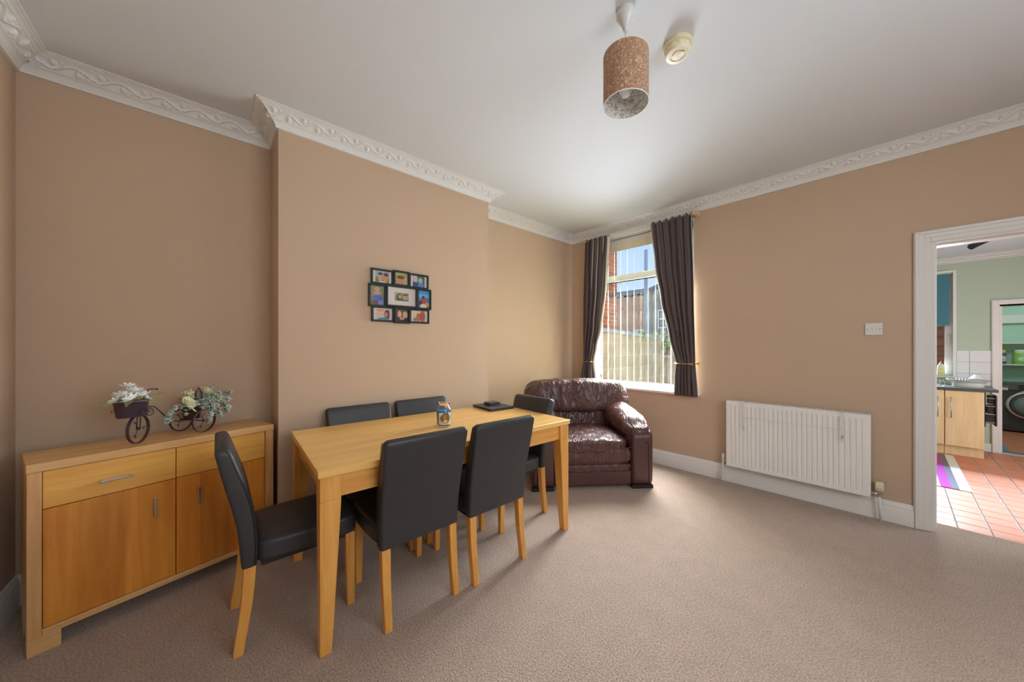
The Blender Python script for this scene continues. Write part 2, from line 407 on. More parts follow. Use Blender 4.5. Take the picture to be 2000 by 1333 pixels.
# window wall
U0, U1, ZS, ZH = .30, 1.50, .757, 2.515
D0, D1, DH = 3.0, 3.79, 1.96
mb = MB(); T = .2
for b in ((-.25, U0, 0, .24, -.3, ZC), (U0, U1, 0, .24, -.3, ZS), (U0, U1, 0, .24, ZH, ZC), (U1, 2.0, 0, .24, -.3, ZC), (2.0, D0, 0, T, -.3, ZC), (D0, D1, 0, T, DH, ZC), (D1, 5.3, 0, T, -.3, ZC)):
    mb.box(*b)
struct(mb.build('wall_window', M_WALL, loc=(XA, YW, 0), rz=SK))

# cornice with a raised leaf scroll, one length to each wall face
PTS = [Vector((XR, YN)), Vector((XA, YN)), Vector((XA, Y1)), Vector((XC, Y1)), Vector((XC, Y2)), Vector((XA, Y2)), Vector((XA, YW)), Vector((XR, Wp((XR-XA)/cos(SK)).y))]
def inw(a, b):
    d = (b-a).normalized(); return Vector((d.y, -d.x))
def offs(i, q):
    n = len(PTS); n1 = inw(PTS[i-1], PTS[i]); n2 = inw(PTS[i], PTS[(i+1) % n])
    return PTS[i]+(n1+n2)*(q/(1+n1.dot(n2)))
CP = [(.0, -.092), (.014, -.092), (.016, -.088), (.016, -.080), (.019, -.077), (.022, -.071), (.026, -.066), (.031, -.061), (.037, -.057), (.041, -.056), (.043, -.053),
      (.046, -.050), (.050, -.0455), (.054, -.041), (.058, -.0365), (.062, -.032), (.066, -.0275), (.070, -.023), (.074, -.0195), (.078, -.017),
      (.082, -.016), (.085, -.016), (.088, -.013), (.094, -.010), (.103, -.009), (.104, -.006), (.115, -.005), (.115, 0.0)]
BAND = (10, 20)
def relief(s, t):
    P = .15; ph = (s/P) % 1; hgt = 0
    vine = .5+.27*sin(2*pi*s/P)
    hgt += .9*exp(-((t-vine)/.07)**2)
    for c0, c1, sg in ((.25, .30, 1), (.75, .70, -1)):
        for k in range(5):
            ang = sg*(-1.1+.55*k); dx = (ph-c0); dx -= round(dx); dx *= 2.2; dy = t-c1
            lx = dx*cos(ang)+dy*sin(ang); ly = -dx*sin(ang)+dy*cos(ang)
            hgt = max(hgt, 1.0*exp(-((lx-.16)/.15)**2-(ly/.055)**2))
    for c0, c1 in ((.0, .82), (.5, .18)):
        dx = (ph-c0); dx -= round(dx); hgt = max(hgt, .9*exp(-(dx*2.2/.07)**2-((t-c1)/.1)**2))
    return hgt
ctr = {1: 'near', 2: 'left', 3: 'chimney_side', 4: 'chimney', 5: 'chimney_side', 6: 'left', 7: 'window', 0: 'right'}
trimn = 1
for i in range(8):
    j = (i+1) % 8; ln = (PTS[j]-PTS[i]).length
    fine = i in (0, 1, 2, 3, 4, 5, 6)
    ns = max(2, int(ln/.006)) if fine else 2
    v = []; f = []; npf = len(CP); nrm = inw(PTS[i], PTS[j]); d = (PTS[j]-PTS[i]).normalized()
    for a in range(ns+1):
        tt = a/ns
        for k, (q, z) in enumerate(CP):
            A = offs(i, q); B = offs(j, q); p = A.lerp(B, tt); zz = ZC+z
            if BAND[0] < k < BAND[1]:
                tb = (k-BAND[0])/(BAND[1]-BAND[0]); hh = relief((p-PTS[i]).dot(d), tb)*.012
                p = p+nrm*hh*.7; zz -= hh*.7
            v.append((p.x, p.y, zz))
    for a in range(ns):
        for k in range(npf-1):
            f.append((a*npf+k, a*npf+k+1, (a+1)*npf+k+1, (a+1)*npf+k))
    o = MB().add(v, f).build('trim_%d' % trimn, M_PLASTER, smooth='auto'); trimn += 1; struct(o)
# baseboards
BP = [(0, 0), (.018, 0), (.018, .105), (.015, .112), (.017, .118), (.014, .128), (.008, .138), (.006, .146), (0, .148)]
def skirting(name, A, B, i=None, j=None):
    v = []; f = []
    for e in (0, 1):
        for q, z in BP:
            P = A if e == 0 else B; ii = i if e == 0 else j
            p = offs(ii, q) if ii is not None else P+inw(A, B)*q
            v.append((p.x, p.y, z))
    n = len(BP)
    for k in range(n-1): f.append((k, k+1, n+k+1, n+k))
    f.append(tuple(range(n))); f.append(tuple(range(2*n-1, n-1, -1)))
    return struct(MB().add(v, f).build(name, M_GLOSS, smooth='auto'))
skirting('baseboard_near', PTS[0], PTS[1], 0, 1)
skirting('baseboard_left', PTS[1], PTS[2], 1, 2)
skirting('baseboard_chimney', PTS[3], PTS[4], 3, 4)
skirting('baseboard_alcove', PTS[5], PTS[6], 5, 6)
skirting('baseboard_window', PTS[6], Wp(2.938).xy, 6, None)
skirting('baseboard_right', PTS[7], PTS[0], 7, 0)

# door frame to the kitchen
d1 = setting('door_1', Wp(3.0, 0, 0), SK)
def architrave(parent, x0, x1, zt, w, ysgn, zb=0, m=M_GLOSS, name='architrave'):
    # stepped moulding on both sides and over the head
    for (o0, o1, th) in ((0, 1, .012), (.0, .62, .018), (.08, .30, .026)):
        i0, i1 = w*o0, w*o1
        # measured from the outer edge inwards
        mb = MB(); y0, y1 = (-th, 0) if ysgn < 0 else (0, th)
        mb.box(x0-w+i0, x0-w+i1, y0, y1, zb, zt+w-i0); mb.box(x1+w-i1, x1+w-i0, y0, y1, zb, zt+w-i0)
        mb.box(x0-w+i1, x1+w-i1, y0, y1, zt+w-i1, zt+w-i0)
        mb.build(name, m, parent, bevel=.003)
architrave(d1, .005, .775, 1.952, .078, -1)
mb = MB(); mb.box(-.001, .024, -.002, T+.005, 0, DH); mb.box(.766, .791, -.002, T+.005, 0, DH); mb.box(.024, .766, -.002, T+.005, 1.945, DH)
mb.build('jamb', M_GLOSS, d1, bevel=.002)
mb = MB(); mb.box(.024, .036, .06, .10, 0, 1.945); mb.box(.754, .766, .06, .10, 0, 1.945); mb.box(.036, .754, .06, .10, 1.933, 1.945)
mb.build('door_stop', M_GLOSS, d1, bevel=.002)

# living room window
w1 = setting('window_1', Wp(0, 0, 0), SK)
fw = .055; v0, v1 = .11, .17
for b in ((U0, U0+fw, v0, v1, ZS, ZH), (U1-fw, U1, v0, v1, ZS, ZH), (U0+fw, U1-fw, v0, v1, ZS, ZS+.075), (U0+fw, U1-fw, v0, v1, ZH-fw, ZH)):
    bx('window_frame', b, M_UPVC, w1, bevel=.006)
bx('transom', (U0+fw, U1-fw, v0-.005, v1, 2.028, 2.104), M_UPVC, w1, bevel=.008)
for b in ((U0+fw, U0+fw+.035, 2.104, 2.46), (U1-fw-.035, U1-fw, 2.104, 2.46)):
    bx('sash_rail', (b[0], b[1], v0+.005, v1-.01, b[2], b[3]), M_UPVC, w1, bevel=.005)
for z in (ZS+.075, 2.018):
    bx('gasket', (U0+fw, U1-fw, v0+.02, v0+.03, z, z+.01), M_DARK, w1)
bx('gasket', (U0+fw, U0+fw+.010, v0+.02, v0+.03, ZS+.085, 2.018), M_DARK, w1)
bx('window_pane', (U0+fw, U1-fw, v0+.026, v0+.034, ZS+.075, 2.028), M_GLASS, w1)
bx('window_pane', (U0+fw, U1-fw, v0+.026, v0+.034, 2.104, ZH-fw), M_GLASS, w1)
bx('window_latch', (U0+.062, U0+.074, v0-.01, v0+.004, .86, .90), mat('red_brown_latch', (120, 50, 44), .5), w1, bevel=.003)
bx('window_sill', (U0-.02, U1+.06, -.035, .12, ZS, ZS+.026), M_GLOSS, w1, bevel=.006)
mb = MB(); mb.box(U0-.001, U0+.006, .0, v0, ZS+.026, ZH-.002); mb.box(U1-.006, U1+.001, .0, v0, ZS+.026, ZH-.002); mb.box(U0, U1, 0, v0, ZH-.006, ZH+.001)
mb.build('window_reveal', M_GLOSS, w1)

# ================================================================== CURTAINS AND BLIND
rail = thing('curtain_rail', 'cream curtain rail fixed under the cornice over the window', 'curtain rail', Wp(.9, -.05, 2.555), SK)
bx('track', (-.66, .62, -.010, .012, -.012, .010), M_WPLAST, rail, bevel=.003)
bx('fascia', (-.60, .58, .014, .049, -.038, .016), M_GLOSS, rail, bevel=.003)
for x in (-.66, .615):
    bx('end_bracket', (x, x+.045, -.03, .05, -.03, .012), mat('peach_bracket', (222, 190, 160), .5) if 'peach_bracket' not in MATS else MATS['peach_bracket'], rail, bevel=.004)
def interp(tab, z):
    for (a, va), (b, vb) in zip(tab, tab[1:]):
        if (a >= z >= b) or (a <= z <= b):
            t = (z-a)/(b-a) if b != a else 0; t = t*t*(3-2*t)*.5+t*.5
            return va+(vb-va)*t
    return tab[-1][1]
def curtain(name, label, outer, inner, zt, zb, folds, side, tie):
    base = Wp((outer[0][1]+inner[0][1])/2, -.085, zb); c = thing(name, label, 'curtain', base, SK, 'brown tied-back curtains')
    cu = (outer[0][1]+inner[0][1])/2
    def grid(m, nm, dv, ext):
        nx, nz = 90, 70; v = []; f = []
        for a in range(nz+1):
            z = zt+(zb-zt)*a/nz; uo = interp(outer, z); ui = interp(inner, z)+ext
            w = abs(ui-uo); amp = .012+.022*min(1, .14/max(w, .05))*.8
            pinch = 1-.55*exp(-((z-tie)/.10)**2)
            for b in range(nx+1):
                s = b/nx; ph = s*folds*2*pi
                dd = amp*pinch*(sin(ph+.5*sin(z*3)+.3*sin(ph*.37))+.35*sin(2.3*ph+z*2))
                top = .012*sin(ph*2+1) if a == 0 else 0
                # curtains swell away from the wall between heading and tie
                v.append((uo+(ui-uo)*s-cu+.004*sin(3*ph), dd+dv-.012*(1-s)*0, z-zb+top))
        for a in range(nz):
            for b in range(nx):
                f.append((a*(nx+1)+b, a*(nx+1)+b+1, (a+1)*(nx+1)+b+1, (a+1)*(nx+1)+b))
        o = MB().add(v, f).build(nm, m, c, smooth=True)
        sm = o.modifiers.new('solidify', 'SOLIDIFY'); sm.thickness = .003
        return o
    grid(M_CURT, 'curtain_fabric', 0, 0)
    grid(M_LINING, 'lining', .012, .010*(1 if side > 0 else -1))
    return c
curtain('curtain', 'dark brown curtain at the corner side, behind the leather armchair',
        [(2.55, .262), (1.8, .245), (1.07, .238), (.86, .200), (.78, .19)], [(2.55, .590), (1.95, .555), (1.47, .495), (1.23, .43), (1.07, .380), (.86, .41), (.78, .42)], 2.545, .79, 5, 1, 1.07)
curtain('curtain', 'dark brown curtain on the radiator side of the window',
        [(2.55, 1.498), (1.8, 1.525), (1.08, 1.535), (.755, 1.553)], [(2.55, 1.098), (2.08, 1.148), (1.725, 1.212), (1.363, 1.298), (1.08, 1.362), (.95, 1.352), (.755, 1.348)], 2.545, .757, 6, -1, 1.08)
def holdback(label, u0, u1, z):
    h = thing('curtain_holdback', label, 'holdback', Wp(u1, -.02, z), SK, 'brass curtain holdbacks')
    # a bar from the wall around the front of the curtain
    w = u0-u1
    pts = [(0, .02, 0), (0, -.06, 0), (0+.1*w, -.125, 0), (.5*w, -.135, .002), (.92*w, -.125, .004), (w, -.09, .004)]
    MB().tube(pts, .0045, 8).build('hook_bar', M_BRASS, h, smooth=True)
    MB().cushion((.02*w, -.125, 0), (.014, .014, .014), k=2, n=5).build('knob', M_BRASS, h, smooth=True)
    MB().lathe([(.018, 0), (.018, .004), (.008, .006)], 16).xf(Matrix.Rotation(pi/2, 4, 'X')).build('wall_plate', M_BRASS, h, loc=(0, .02, 0))
holdback('brass holdback around the curtain on the radiator side', 1.355, 1.53, 1.078)
holdback('brass holdback around the curtain behind the armchair', .385, .235, 1.06)

bl = thing('vertical_blind', 'cream vertical blind with its slats turned open in the window', 'blind', Wp(.9, .045, ZS+.05), SK)
zb0 = ZS+.05
bx('headrail', (-.575, .575, -.022, .022, 2.445-zb0, 2.50-zb0), M_WPLAST, bl, bevel=.004)
mbv = MB()
for k in range(14):
    x = -.56+1.12*k/14
    mbv.box(x+.002, x+.078, -.026, -.021, 2.365-zb0, 2.45-zb0)
mbv.build('valance', M_CREAM, bl)
slat = None
SA = radians(28.5)-SK
for k in range(14):
    x = -.56+.0835*k
    if slat is None:
        slat = bx('slat', (-.0008, .0008, -.042, .042, .02, 2.40-zb0), M_SLAT, bl); s_o = slat
    else:
        s_o = slat.copy(); COL.objects.link(s_o)
    s_o.location = (x, 0, 0); s_o.rotation_euler = (0, 0, SA)
wt = None
for k in range(14):
    x = -.56+.0835*k
    if wt is None: wt = bx('slat_weight', (-.0018, .0018, -.042, .042, 0, .028), M_WPLAST, bl); w_o = wt
    else: w_o = wt.copy(); COL.objects.link(w_o)
    w_o.location = (x, 0, 0); w_o.rotation_euler = (0, 0, SA)
for sg in (-1, 1):
    pts = []
    for k in range(13):
        for q in range(4):
            t = q/4; pts.append((-.56+.0835*(k+t)+sg*.04*sin(-SA), sg*.04*cos(SA), .015-.006*sin(pi*t)))
    MB().tube(pts, .0012, 5).build('bead_chain', M_WPLAST, bl, smooth=True)

# ================================================================== RADIATOR
RU0, RU1, RZ0, RZ1 = 1.807, 2.72, .165, .755
rad = thing('radiator', 'white ribbed panel radiator on the wall beside the kitchen doorway', 'radiator', Wp((RU0+RU1)/2, 0, 0), SK)
hw = (RU1-RU0)/2
prof = []
nfl = 28; pitch = (2*hw-.05)/nfl
prof.append((-hw, -.088)); prof.append((-hw+.004, -.096)); prof.append((-hw+.022, -.096))
for k in range(nfl):
    x = -hw+.025+k*pitch
    prof += [(x+.001, -.096), (x+.006, -.088), (x+.011, -.088), (x+.016, -.096), (x+pitch-.002, -.096)]
prof += [(hw-.022, -.096), (hw-.004, -.096), (hw, -.088)]
mb = MB(); zs = [RZ0, RZ0+.006, RZ0+.035, RZ0+.050, RZ1-.05, RZ1-.035, RZ1-.006, RZ1]
v = []; f = []
for a, z in enumerate(zs):
    k = 0 if a in (0, 1, 2, 5, 6, 7) else 1
    for x, y in prof:
        yy = y if k else (min(y, -.096) if abs(x) < hw-.002 else y)
        if a in (0, 7): yy += .006
        v.append((x, yy, z))
n = len(prof)
for a in range(len(zs)-1):
    for b in range(n-1): f.append((a*n+b, a*n+b+1, (a+1)*n+b+1, (a+1)*n+b))
mb.add(v, f).build('front_panel', M_RAD, rad, smooth='auto')
bx('rear_panel', (-hw+.01, hw-.01, -.055, -.045, RZ0+.01, RZ1-.02), M_RAD, rad, bevel=.003)
for x in (-hw-.002, hw-.006): bx('side_cover', (x, x+.008, -.094, -.03, RZ0+.004, RZ1+.002), M_RAD, rad, bevel=.002)
mb = MB(); mb.box(-hw+.006, hw-.006, -.094, -.090, RZ1-.002, RZ1+.002); mb.box(-hw+.006, hw-.006, -.034, -.030, RZ1-.002, RZ1+.002)
k = -hw+.008
while k < hw-.01:
    mb.box(k, k+.006, -.092, -.032, RZ1-.002, RZ1+.001); k += .0135
mb.build('top_grille', M_RAD, rad, kind='stuff')
for x in (-.3, .3): bx('wall_bracket', (x-.02, x+.02, -.046, -.001, RZ0+.03, RZ1-.04), M_RAD, rad)
# thermostatic valve and pipes
tv = MB().cushion((hw+.045, -.062, .252), (.022, .024, .032), k=6, n=6).build('thermostat_head', M_BEIGE, rad, smooth=True)
for dx in (-.008, .006): bx('scale_mark', (hw+.045+dx-.004, hw+.045+dx+.004, -.0868, -.085, .236, .239), M_DARK, tv)
MB().lathe([(.010, .18), (.013, .185), (.013, .222), (.010, .225)], 12, (hw+.045, -.062, 0)).build('valve_body', M_CHROME, rad, smooth='auto')
MB().tube([(hw+.045, -.062, .195), (hw-.002, -.062, .195)], .009, 10).build('valve_tail', M_CHROME, rad, smooth=True)
MB().tube([(hw+.045, -.062, .185), (hw+.046, -.060, .1), (hw+.052, -.052, .0)], .0075, 10).build('pipe', M_GLOSS, rad, smooth=True)
MB().lathe([(.008, .19), (.012, .195), (.012, .225), (.013, .227), (.015, .258), (.013, .262)], 12, (-hw-.034, -.062, 0)).build('lockshield_valve', M_WPLAST, rad, smooth='auto')
MB().tube([(-hw-.034, -.062, .2), (-hw+.002, -.062, .2)], .009, 10).build('valve_tail', M_CHROME, rad, smooth=True)
MB().tube([(-hw-.034, -.062, .195), (-hw-.040, -.055, .1), (-hw-.066, -.048, 0)], .0075, 10).build('pipe', M_GLOSS, rad, smooth=True)
# airer hooked over the radiator
air = thing('radiator_airer', 'thin white wire airer hooked over the radiator', 'airer', Wp(2.26, -.11, .755), SK)
for x, zz in ((-.315, -.225), (.315, -.195)):
    MB().tube([(x, .045, .002), (x, .040, .012), (x, 0, .012), (x, -.008, -.02), (x, -.010, zz+.03), (x, -.012, zz)], .0035, 6).build('hook', M_WPLAST, air, smooth=True)
    MB().tube([(x, -.012, zz+.03), (x+.012, -.02, zz-.01), (x, -.02, zz-.02), (x-.006, -.012, zz+.02)], .002, 6).build('clip', M_CHROME, air, smooth=True)
MB().tube([(-.315, -.012, -.125), (0, -.014, -.127), (.315, -.012, -.125)], .0018, 6).build('rail', M_WPLAST, air, smooth=True)

# light switch
sw = thing('light_switch', 'white single light switch on the wall beside the doorway', 'light switch', Wp(2.737, 0, 1.375), SK)
bx('plate', (-.045, .045, -.009, 0, -.044, .044), M_WPLAST, sw, bevel=.003)
bx('rocker', (-.008, .014, -.013, -.009, -.012, .014), M_WPLAST, sw, bevel=.002)
for x in (-.031, .031): MB().lathe([(.003, 0), (.003, .001)], 10).xf(Matrix.Rotation(pi/2, 4, 'X')).build('screw', mat('screw_grey', (120, 118, 114), .4) if 'screw_grey' not in MATS else MATS['screw_grey'], sw, loc=(x, -.009, 0))
for u, z in ((-.41, 1.33), (-.245, 1.33)):
    pass

# ================================================================== CEILING THINGS
pl = thing('pendant_light', 'brown woven cylinder pendant lamp hanging from the ceiling', 'pendant lamp', (-.767, 1.28, ZC))
MB().lathe([(.038, 0), (.040, -.008), (.040, -.022), (.034, -.036), (.020, -.055), (.012, -.075), (.008, -.088)], 28).build('ceiling_rose', mat('grey_white_gloss', (214, 214, 214), .15), pl, smooth='auto')
MB().tube([(0, 0, -.08), (0, 0, -.235)], .0028, 8).build('cord', M_WPLAST, pl, smooth=True)
def shade_mat():
    m, t, b = base_mat('woven_brown_shade')
    tc = N(t, 'ShaderNodeTexCoord'); mp = N(t, 'ShaderNodeMapping'); mp.inputs['Scale'].default_value = (1, 1, .8)
    L(t, tc.outputs['Object'], mp.inputs[0])
    acc = None
    for sc, w in ((34, .045), (52, .035)):
        n = N(t, 'ShaderNodeTexNoise'); n.inputs['Scale'].default_value = sc; n.inputs['Detail'].default_value = 1; n.inputs['Distortion'].default_value = 2.5
        L(t, mp.outputs[0], n.inputs['Vector'])
        s = N(t, 'ShaderNodeMath', operation='SUBTRACT'); s.inputs[1].default_value = .5; L(t, n.outputs['Fac'], s.inputs[0])
        a = N(t, 'ShaderNodeMath', operation='ABSOLUTE'); L(t, s.outputs[0], a.inputs[0])
        c = N(t, 'ShaderNodeMath', operation='LESS_THAN'); c.inputs[1].default_value = w*.45; L(t, a.outputs[0], c.inputs[0])
        if acc is None: acc = c.outputs[0]
        else:
            x = N(t, 'ShaderNodeMath', operation='MAXIMUM'); L(t, acc, x.inputs[0]); L(t, c.outputs[0], x.inputs[1]); acc = x.outputs[0]
    mx = N(t, 'ShaderNodeMixRGB'); mx.inputs[1].default_value = lin(156, 114, 82); mx.inputs[2].default_value = lin(214, 188, 166)
    L(t, acc, mx.inputs[0]); L(t, mx.outputs[0], b.inputs['Base Color']); b.inputs['Roughness'].default_value = .7
    return m
def shade_in_mat():
    m, t, b = base_mat('woven_white_lining')
    tc = N(t, 'ShaderNodeTexCoord'); n = N(t, 'ShaderNodeTexNoise'); n.inputs['Scale'].default_value = 60; n.inputs['Detail'].default_value = 2; n.inputs['Distortion'].default_value = 2
    L(t, tc.outputs['Object'], n.inputs['Vector']); r = N(t, 'ShaderNodeValToRGB')
    r.color_ramp.elements[0].position = .42; r.color_ramp.elements[0].color = lin(176, 168, 158); r.color_ramp.elements[1].position = .52; r.color_ramp.elements[1].color = lin(232, 230, 226)
    L(t, n.outputs['Fac'], r.inputs[0]); L(t, r.outputs[0], b.inputs['Base Color']); b.inputs['Roughness'].default_value = .7
    return m
sh0, sh1 = 2.271-ZC, 2.477-ZC
MB().lathe([(.092, sh0), (.092, sh1)], 48, cap=False).build('shade', shade_mat(), pl, smooth=True)
shl = MB().lathe([(.0905, sh0), (.0905, sh1)], 48, cap=False).build('shade_lining', shade_in_mat(), pl, smooth=True)
for z in (sh0, sh1): MB().tube([(.0915*cos(2*pi*k/40), .0915*sin(2*pi*k/40), z) for k in range(40)], .0016, 6, closed=True).build('shade_ring', M_GLOSS, pl, smooth=True)
for k in range(3):
    a = 2*pi*k/3+.4; MB().tube([(.012*cos(a), .012*sin(a), sh1-.022), (.0905*cos(a), .0905*sin(a), sh1-.002)], .0014, 6).build('spider_arm', M_GLOSS, pl)
MB().lathe([(.010, -.225), (.016, -.232), (.016, -.275), (.013, -.28)], 16).build('lamp_holder', M_WPLAST, pl, smooth='auto')
MB().lathe([(.012, -.28), (.018, -.295), (.027, -.32), (.027, -.338), (.018, -.356), (.004, -.362)], 20).build('bulb', M_PLASTER, pl, smooth=True)
sd = thing('smoke_detector', 'round cream smoke detector on the ceiling beside the pendant lamp', 'smoke detector', (-.688, 1.60, ZC))
MB().lathe([(.062, 0), (.064, -.006), (.064, -.018), (.058, -.022)], 40).build('base', M_BEIGE, sd, smooth='auto')
MB().lathe([(.054, -.020), (.056, -.024), (.056, -.034), (.053, -.048), (.050, -.052), (.034, -.054), (.033, -.051), (.024, -.051), (.023, -.056), (.010, -.057)], 40).build('body', mat('cream_plastic', (228, 218, 190), .4), sd, smooth='auto')
for k in range(12):
    a = 2*pi*k/12; o = bx('vent_rib', (.0555, .0575, -.003, .003, -.036, -.024), M_BEIGE, sd); o.rotation_euler = (0, 0, a)
MB().lathe([(.012, -.0565), (.012, -.0575)], 20, (.02, .0, 0)).build('test_button', M_WPLAST, sd, smooth='auto')

# ================================================================== DINING TABLE
TX, TY, TR, TL, TWD, TH = -1.5364, .2975, -.0297, 1.4895, .8509, .75
tb = thing('dining_table', 'rectangular light wood dining table with tapered legs', 'table', (TX, TY, 0), TR)
bx('table_top', (-TWD, 0, 0, TL, TH-.03, TH), M_TOPY, tb, bevel=.003)
for y in (.03, TL-.052): bx('apron', (-TWD+.07, -.07, y, y+.022, TH-.125, TH-.03), M_OAKX, tb, bevel=.001)
for x in (-.045, -TWD+.023): bx('apron', (x, x+.022, .07, TL-.07, TH-.125, TH-.03), M_OAKY, tb, bevel=.001)
for sx in (0, 1):
    for sy in (0, 1):
        w, e = .078, .044
        x0, x1 = (-.008-w, -.008) if sx == 0 else (-TWD+.008, -TWD+.008+w); y0, y1 = (.008, .008+w) if sy == 0 else (TL-.008-w, TL-.008)
        bxb = (x1-e, x1) if sx == 0 else (x0, x0+e); byb = (y0, y0+e) if sy == 0 else (y1-e, y1)
        MB().taper((*bxb, *byb), (x0, x1, y0, y1), 0, TH-.13).box(x0, x1, y0, y1, TH-.13, TH-.03).build('leg', M_OAKZ, tb, bevel=.003)

# ================================================================== CHAIRS
def make_chair(label):
    c = thing('dining_chair', label, 'chair', group='black leather dining chairs')
    pr = [(.350, .006, .054), (.358, .004, .056), (.40, .002, .058), (.45, -.002, .058), (.52, -.010, .054), (.60, -.026, .042), (.67, -.042, .026), (.74, -.058, .003), (.79, -.068, -.012), (.82, -.074, -.022), (.832, -.076, -.027), (.840, -.0745, -.031), (.845, -.071, -.035), (.848, -.064, -.042)]
    rings = []
    for z, y0, y1 in pr:
        t = (z-.35)/.5; hw = .193+.012*t
        hw -= .016*max(0, (z-.826)/.022)**2.2
        rings.append(rrect(-hw, hw, y0, y1, z, min(.014, (y1-y0)*.4)))
    bk = MB().loft(rings).build('backrest', M_BLEA, c, smooth='auto')
    for sx in (-1, 1):      # stitched seam down each side panel
        pts = [(sx*(.1945+.012*(z-.35)/.5), y1-.010, z) for z, y0, y1 in pr[1:-2]]
        MB().tube(pts, .0013, 5).build('seam', M_SEAM, bk, smooth=True)
    pts = [(-.188, -.0705, .812), (.188, -.0705, .812)]
    MB().tube(pts, .0018, 5).build('seam', M_SEAM, bk, smooth=True)
    def crown(P, q):
        if q[2] > 0: P.z += .010*(1-q[0]**2)*(1-q[1]**2)
        P.x *= 1-.05*max(0, -q[1])
        return P
    MB().cushion((0, .245, .393), (.2, .197, .048), k=9, n=12, fn=crown).build('seat', M_BLEA, c, smooth=True)
    bx('seat_frame', (-.17, .17, .07, .42, .33, .352), M_DARK, c)
    for sx in (-1, 1):
        x0, x1 = (.148, .188) if sx > 0 else (-.188, -.148)
        # rear leg sweeps backwards to the floor
        rg = []
        for z, y0, y1 in ((0, -.022, .012), (.06, -.016, .020), (.14, -.004, .032), (.22, .004, .043), (.30, .009, .049), (.36, .012, .052)):
            s = .004*(1-z/.36); rg.append([(x0+s, y0, z), (x1-s, y0, z), (x1-s, y1, z), (x0+s, y1, z)])
        MB().loft(rg).build('leg', M_OAKZ, c, bevel=.003)
        MB().taper((x0+.005, x1-.005, .398, .43), (x0, x1, .388, .43), 0, .352).build('leg', M_OAKZ, c, bevel=.003)
    return c
LBL = ['black leather dining chair at the sideboard end of the table',
       'black leather dining chair on the near side of the table, closer to the sideboard',
       'black leather dining chair on the near side of the table, closer to the armchair',
       'black leather dining chair between table and chimney wall, closer to the sideboard',
       'black leather dining chair between table and chimney wall, behind the candle',
       'black leather dining chair at the armchair end of the table']
ch0 = make_chair(LBL[0])
spots = [(-1.955, .07, 0), (-1.503, .725, pi/2), (-1.487, 1.172, pi/2), (-2.408, .722, -pi/2), (-2.408, 1.168, -pi/2), (-1.95, 1.83, pi)]
chairs = [ch0]+[copy_tree(ch0) for _ in range(5)]
for o, l, (x, y, r) in zip(chairs, LBL, spots):
    o['label'] = l; o.location = (x, y, 0); o.rotation_euler = (0, 0, r)

# ================================================================== ON THE TABLE
def tab(x, y, z=TH): return (x, y, z)
jar = thing('candle_jar', 'blue candle in a glass jar with a picture label on the table', 'candle', tab(-1.909, 1.059))
gm, gt, gb = base_mat('clear_glass'); gb.inputs['Transmission Weight'].default_value = 1; gb.inputs['Roughness'].default_value = .02; gb.inputs['IOR'].default_value = 1.45; gb.inputs['Base Color'].default_value = (.97, .98, .98, 1)
MB().lathe([(.0, .001), (.038, .001), (.043, .006), (.044, .02), (.044, .10), (.042, .112), (.034, .122), (.033, .134), (.036, .137), (.036, .144), (.033, .146), (.031, .143), (.0305, .124), (.039, .111), (.0415, .10), (.0415, .008), (.0, .007)], 36, cap=False).build('glass', gm, jar, smooth='auto')
MB().lathe([(.0, .0075), (.041, .0085), (.041, .092), (.039, .098), (.03, .094), (.0, .094)], 32, cap=False).build('wax', M_WAX, jar, smooth='auto')
MB().tube([(0, 0, .09), (.002, 0, .106)], .0012, 6).build('wick', M_DARK, jar)
def ellipse_mat(name, axes, bgc, blobs, rough=.35, bg2=None):
    """flat print: vertical two-tone ground with soft blobs (cx, cy, rx, ry, colour)"""
    m, t, b = base_mat(name)
    tc = N(t, 'ShaderNodeTexCoord'); sp = N(t, 'ShaderNodeSeparateXYZ'); cb = N(t, 'ShaderNodeCombineXYZ')
    L(t, tc.outputs['Generated'], sp.inputs[0]); L(t, sp.outputs[axes[0]], cb.inputs[0]); L(t, sp.outputs[axes[1]], cb.inputs[1])
    n = N(t, 'ShaderNodeTexNoise'); n.inputs['Scale'].default_value = 9; n.inputs['Detail'].default_value = 3; L(t, cb.outputs[0], n.inputs['Vector'])
    g = N(t, 'ShaderNodeMixRGB'); g.inputs[1].default_value = lin(*(bg2 or bgc)); g.inputs[2].default_value = lin(*bgc)
    ad = N(t, 'ShaderNodeMath', operation='ADD'); L(t, sp.outputs[axes[1]], ad.inputs[0])
    s1 = N(t, 'ShaderNodeMath', operation='MULTIPLY_ADD'); s1.inputs[1].default_value = 1.2; s1.inputs[2].default_value = -.6; L(t, n.outputs['Fac'], s1.inputs[0]); L(t, s1.outputs[0], ad.inputs[1])
    L(t, ad.outputs[0], g.inputs[0]); out = g.outputs[0]
    for cx, cy, rx, ry, col in blobs:
        mp = N(t, 'ShaderNodeMapping'); mp.vector_type = 'POINT'
        mp.inputs['Scale'].default_value = (1/rx, 1/ry, 1); mp.inputs['Location'].default_value = (-cx/rx, -cy/ry, 0)
        L(t, cb.outputs[0], mp.inputs[0])
        ln = N(t, 'ShaderNodeVectorMath', operation='LENGTH'); L(t, mp.outputs[0], ln.inputs[0])
        r = N(t, 'ShaderNodeMapRange'); r.inputs[1].default_value = .85; r.inputs[2].default_value = 1.1; r.inputs[3].default_value = 1; r.inputs[4].default_value = 0
        L(t, ln.outputs['Value'], r.inputs[0])
        x = N(t, 'ShaderNodeMixRGB'); x.inputs[2].default_value = lin(*col); L(t, r.outputs[0], x.inputs[0]); L(t, out, x.inputs[1]); out = x.outputs[0]
    L(t, out, b.inputs['Base Color']); b.inputs['Roughness'].default_value = rough
    return m
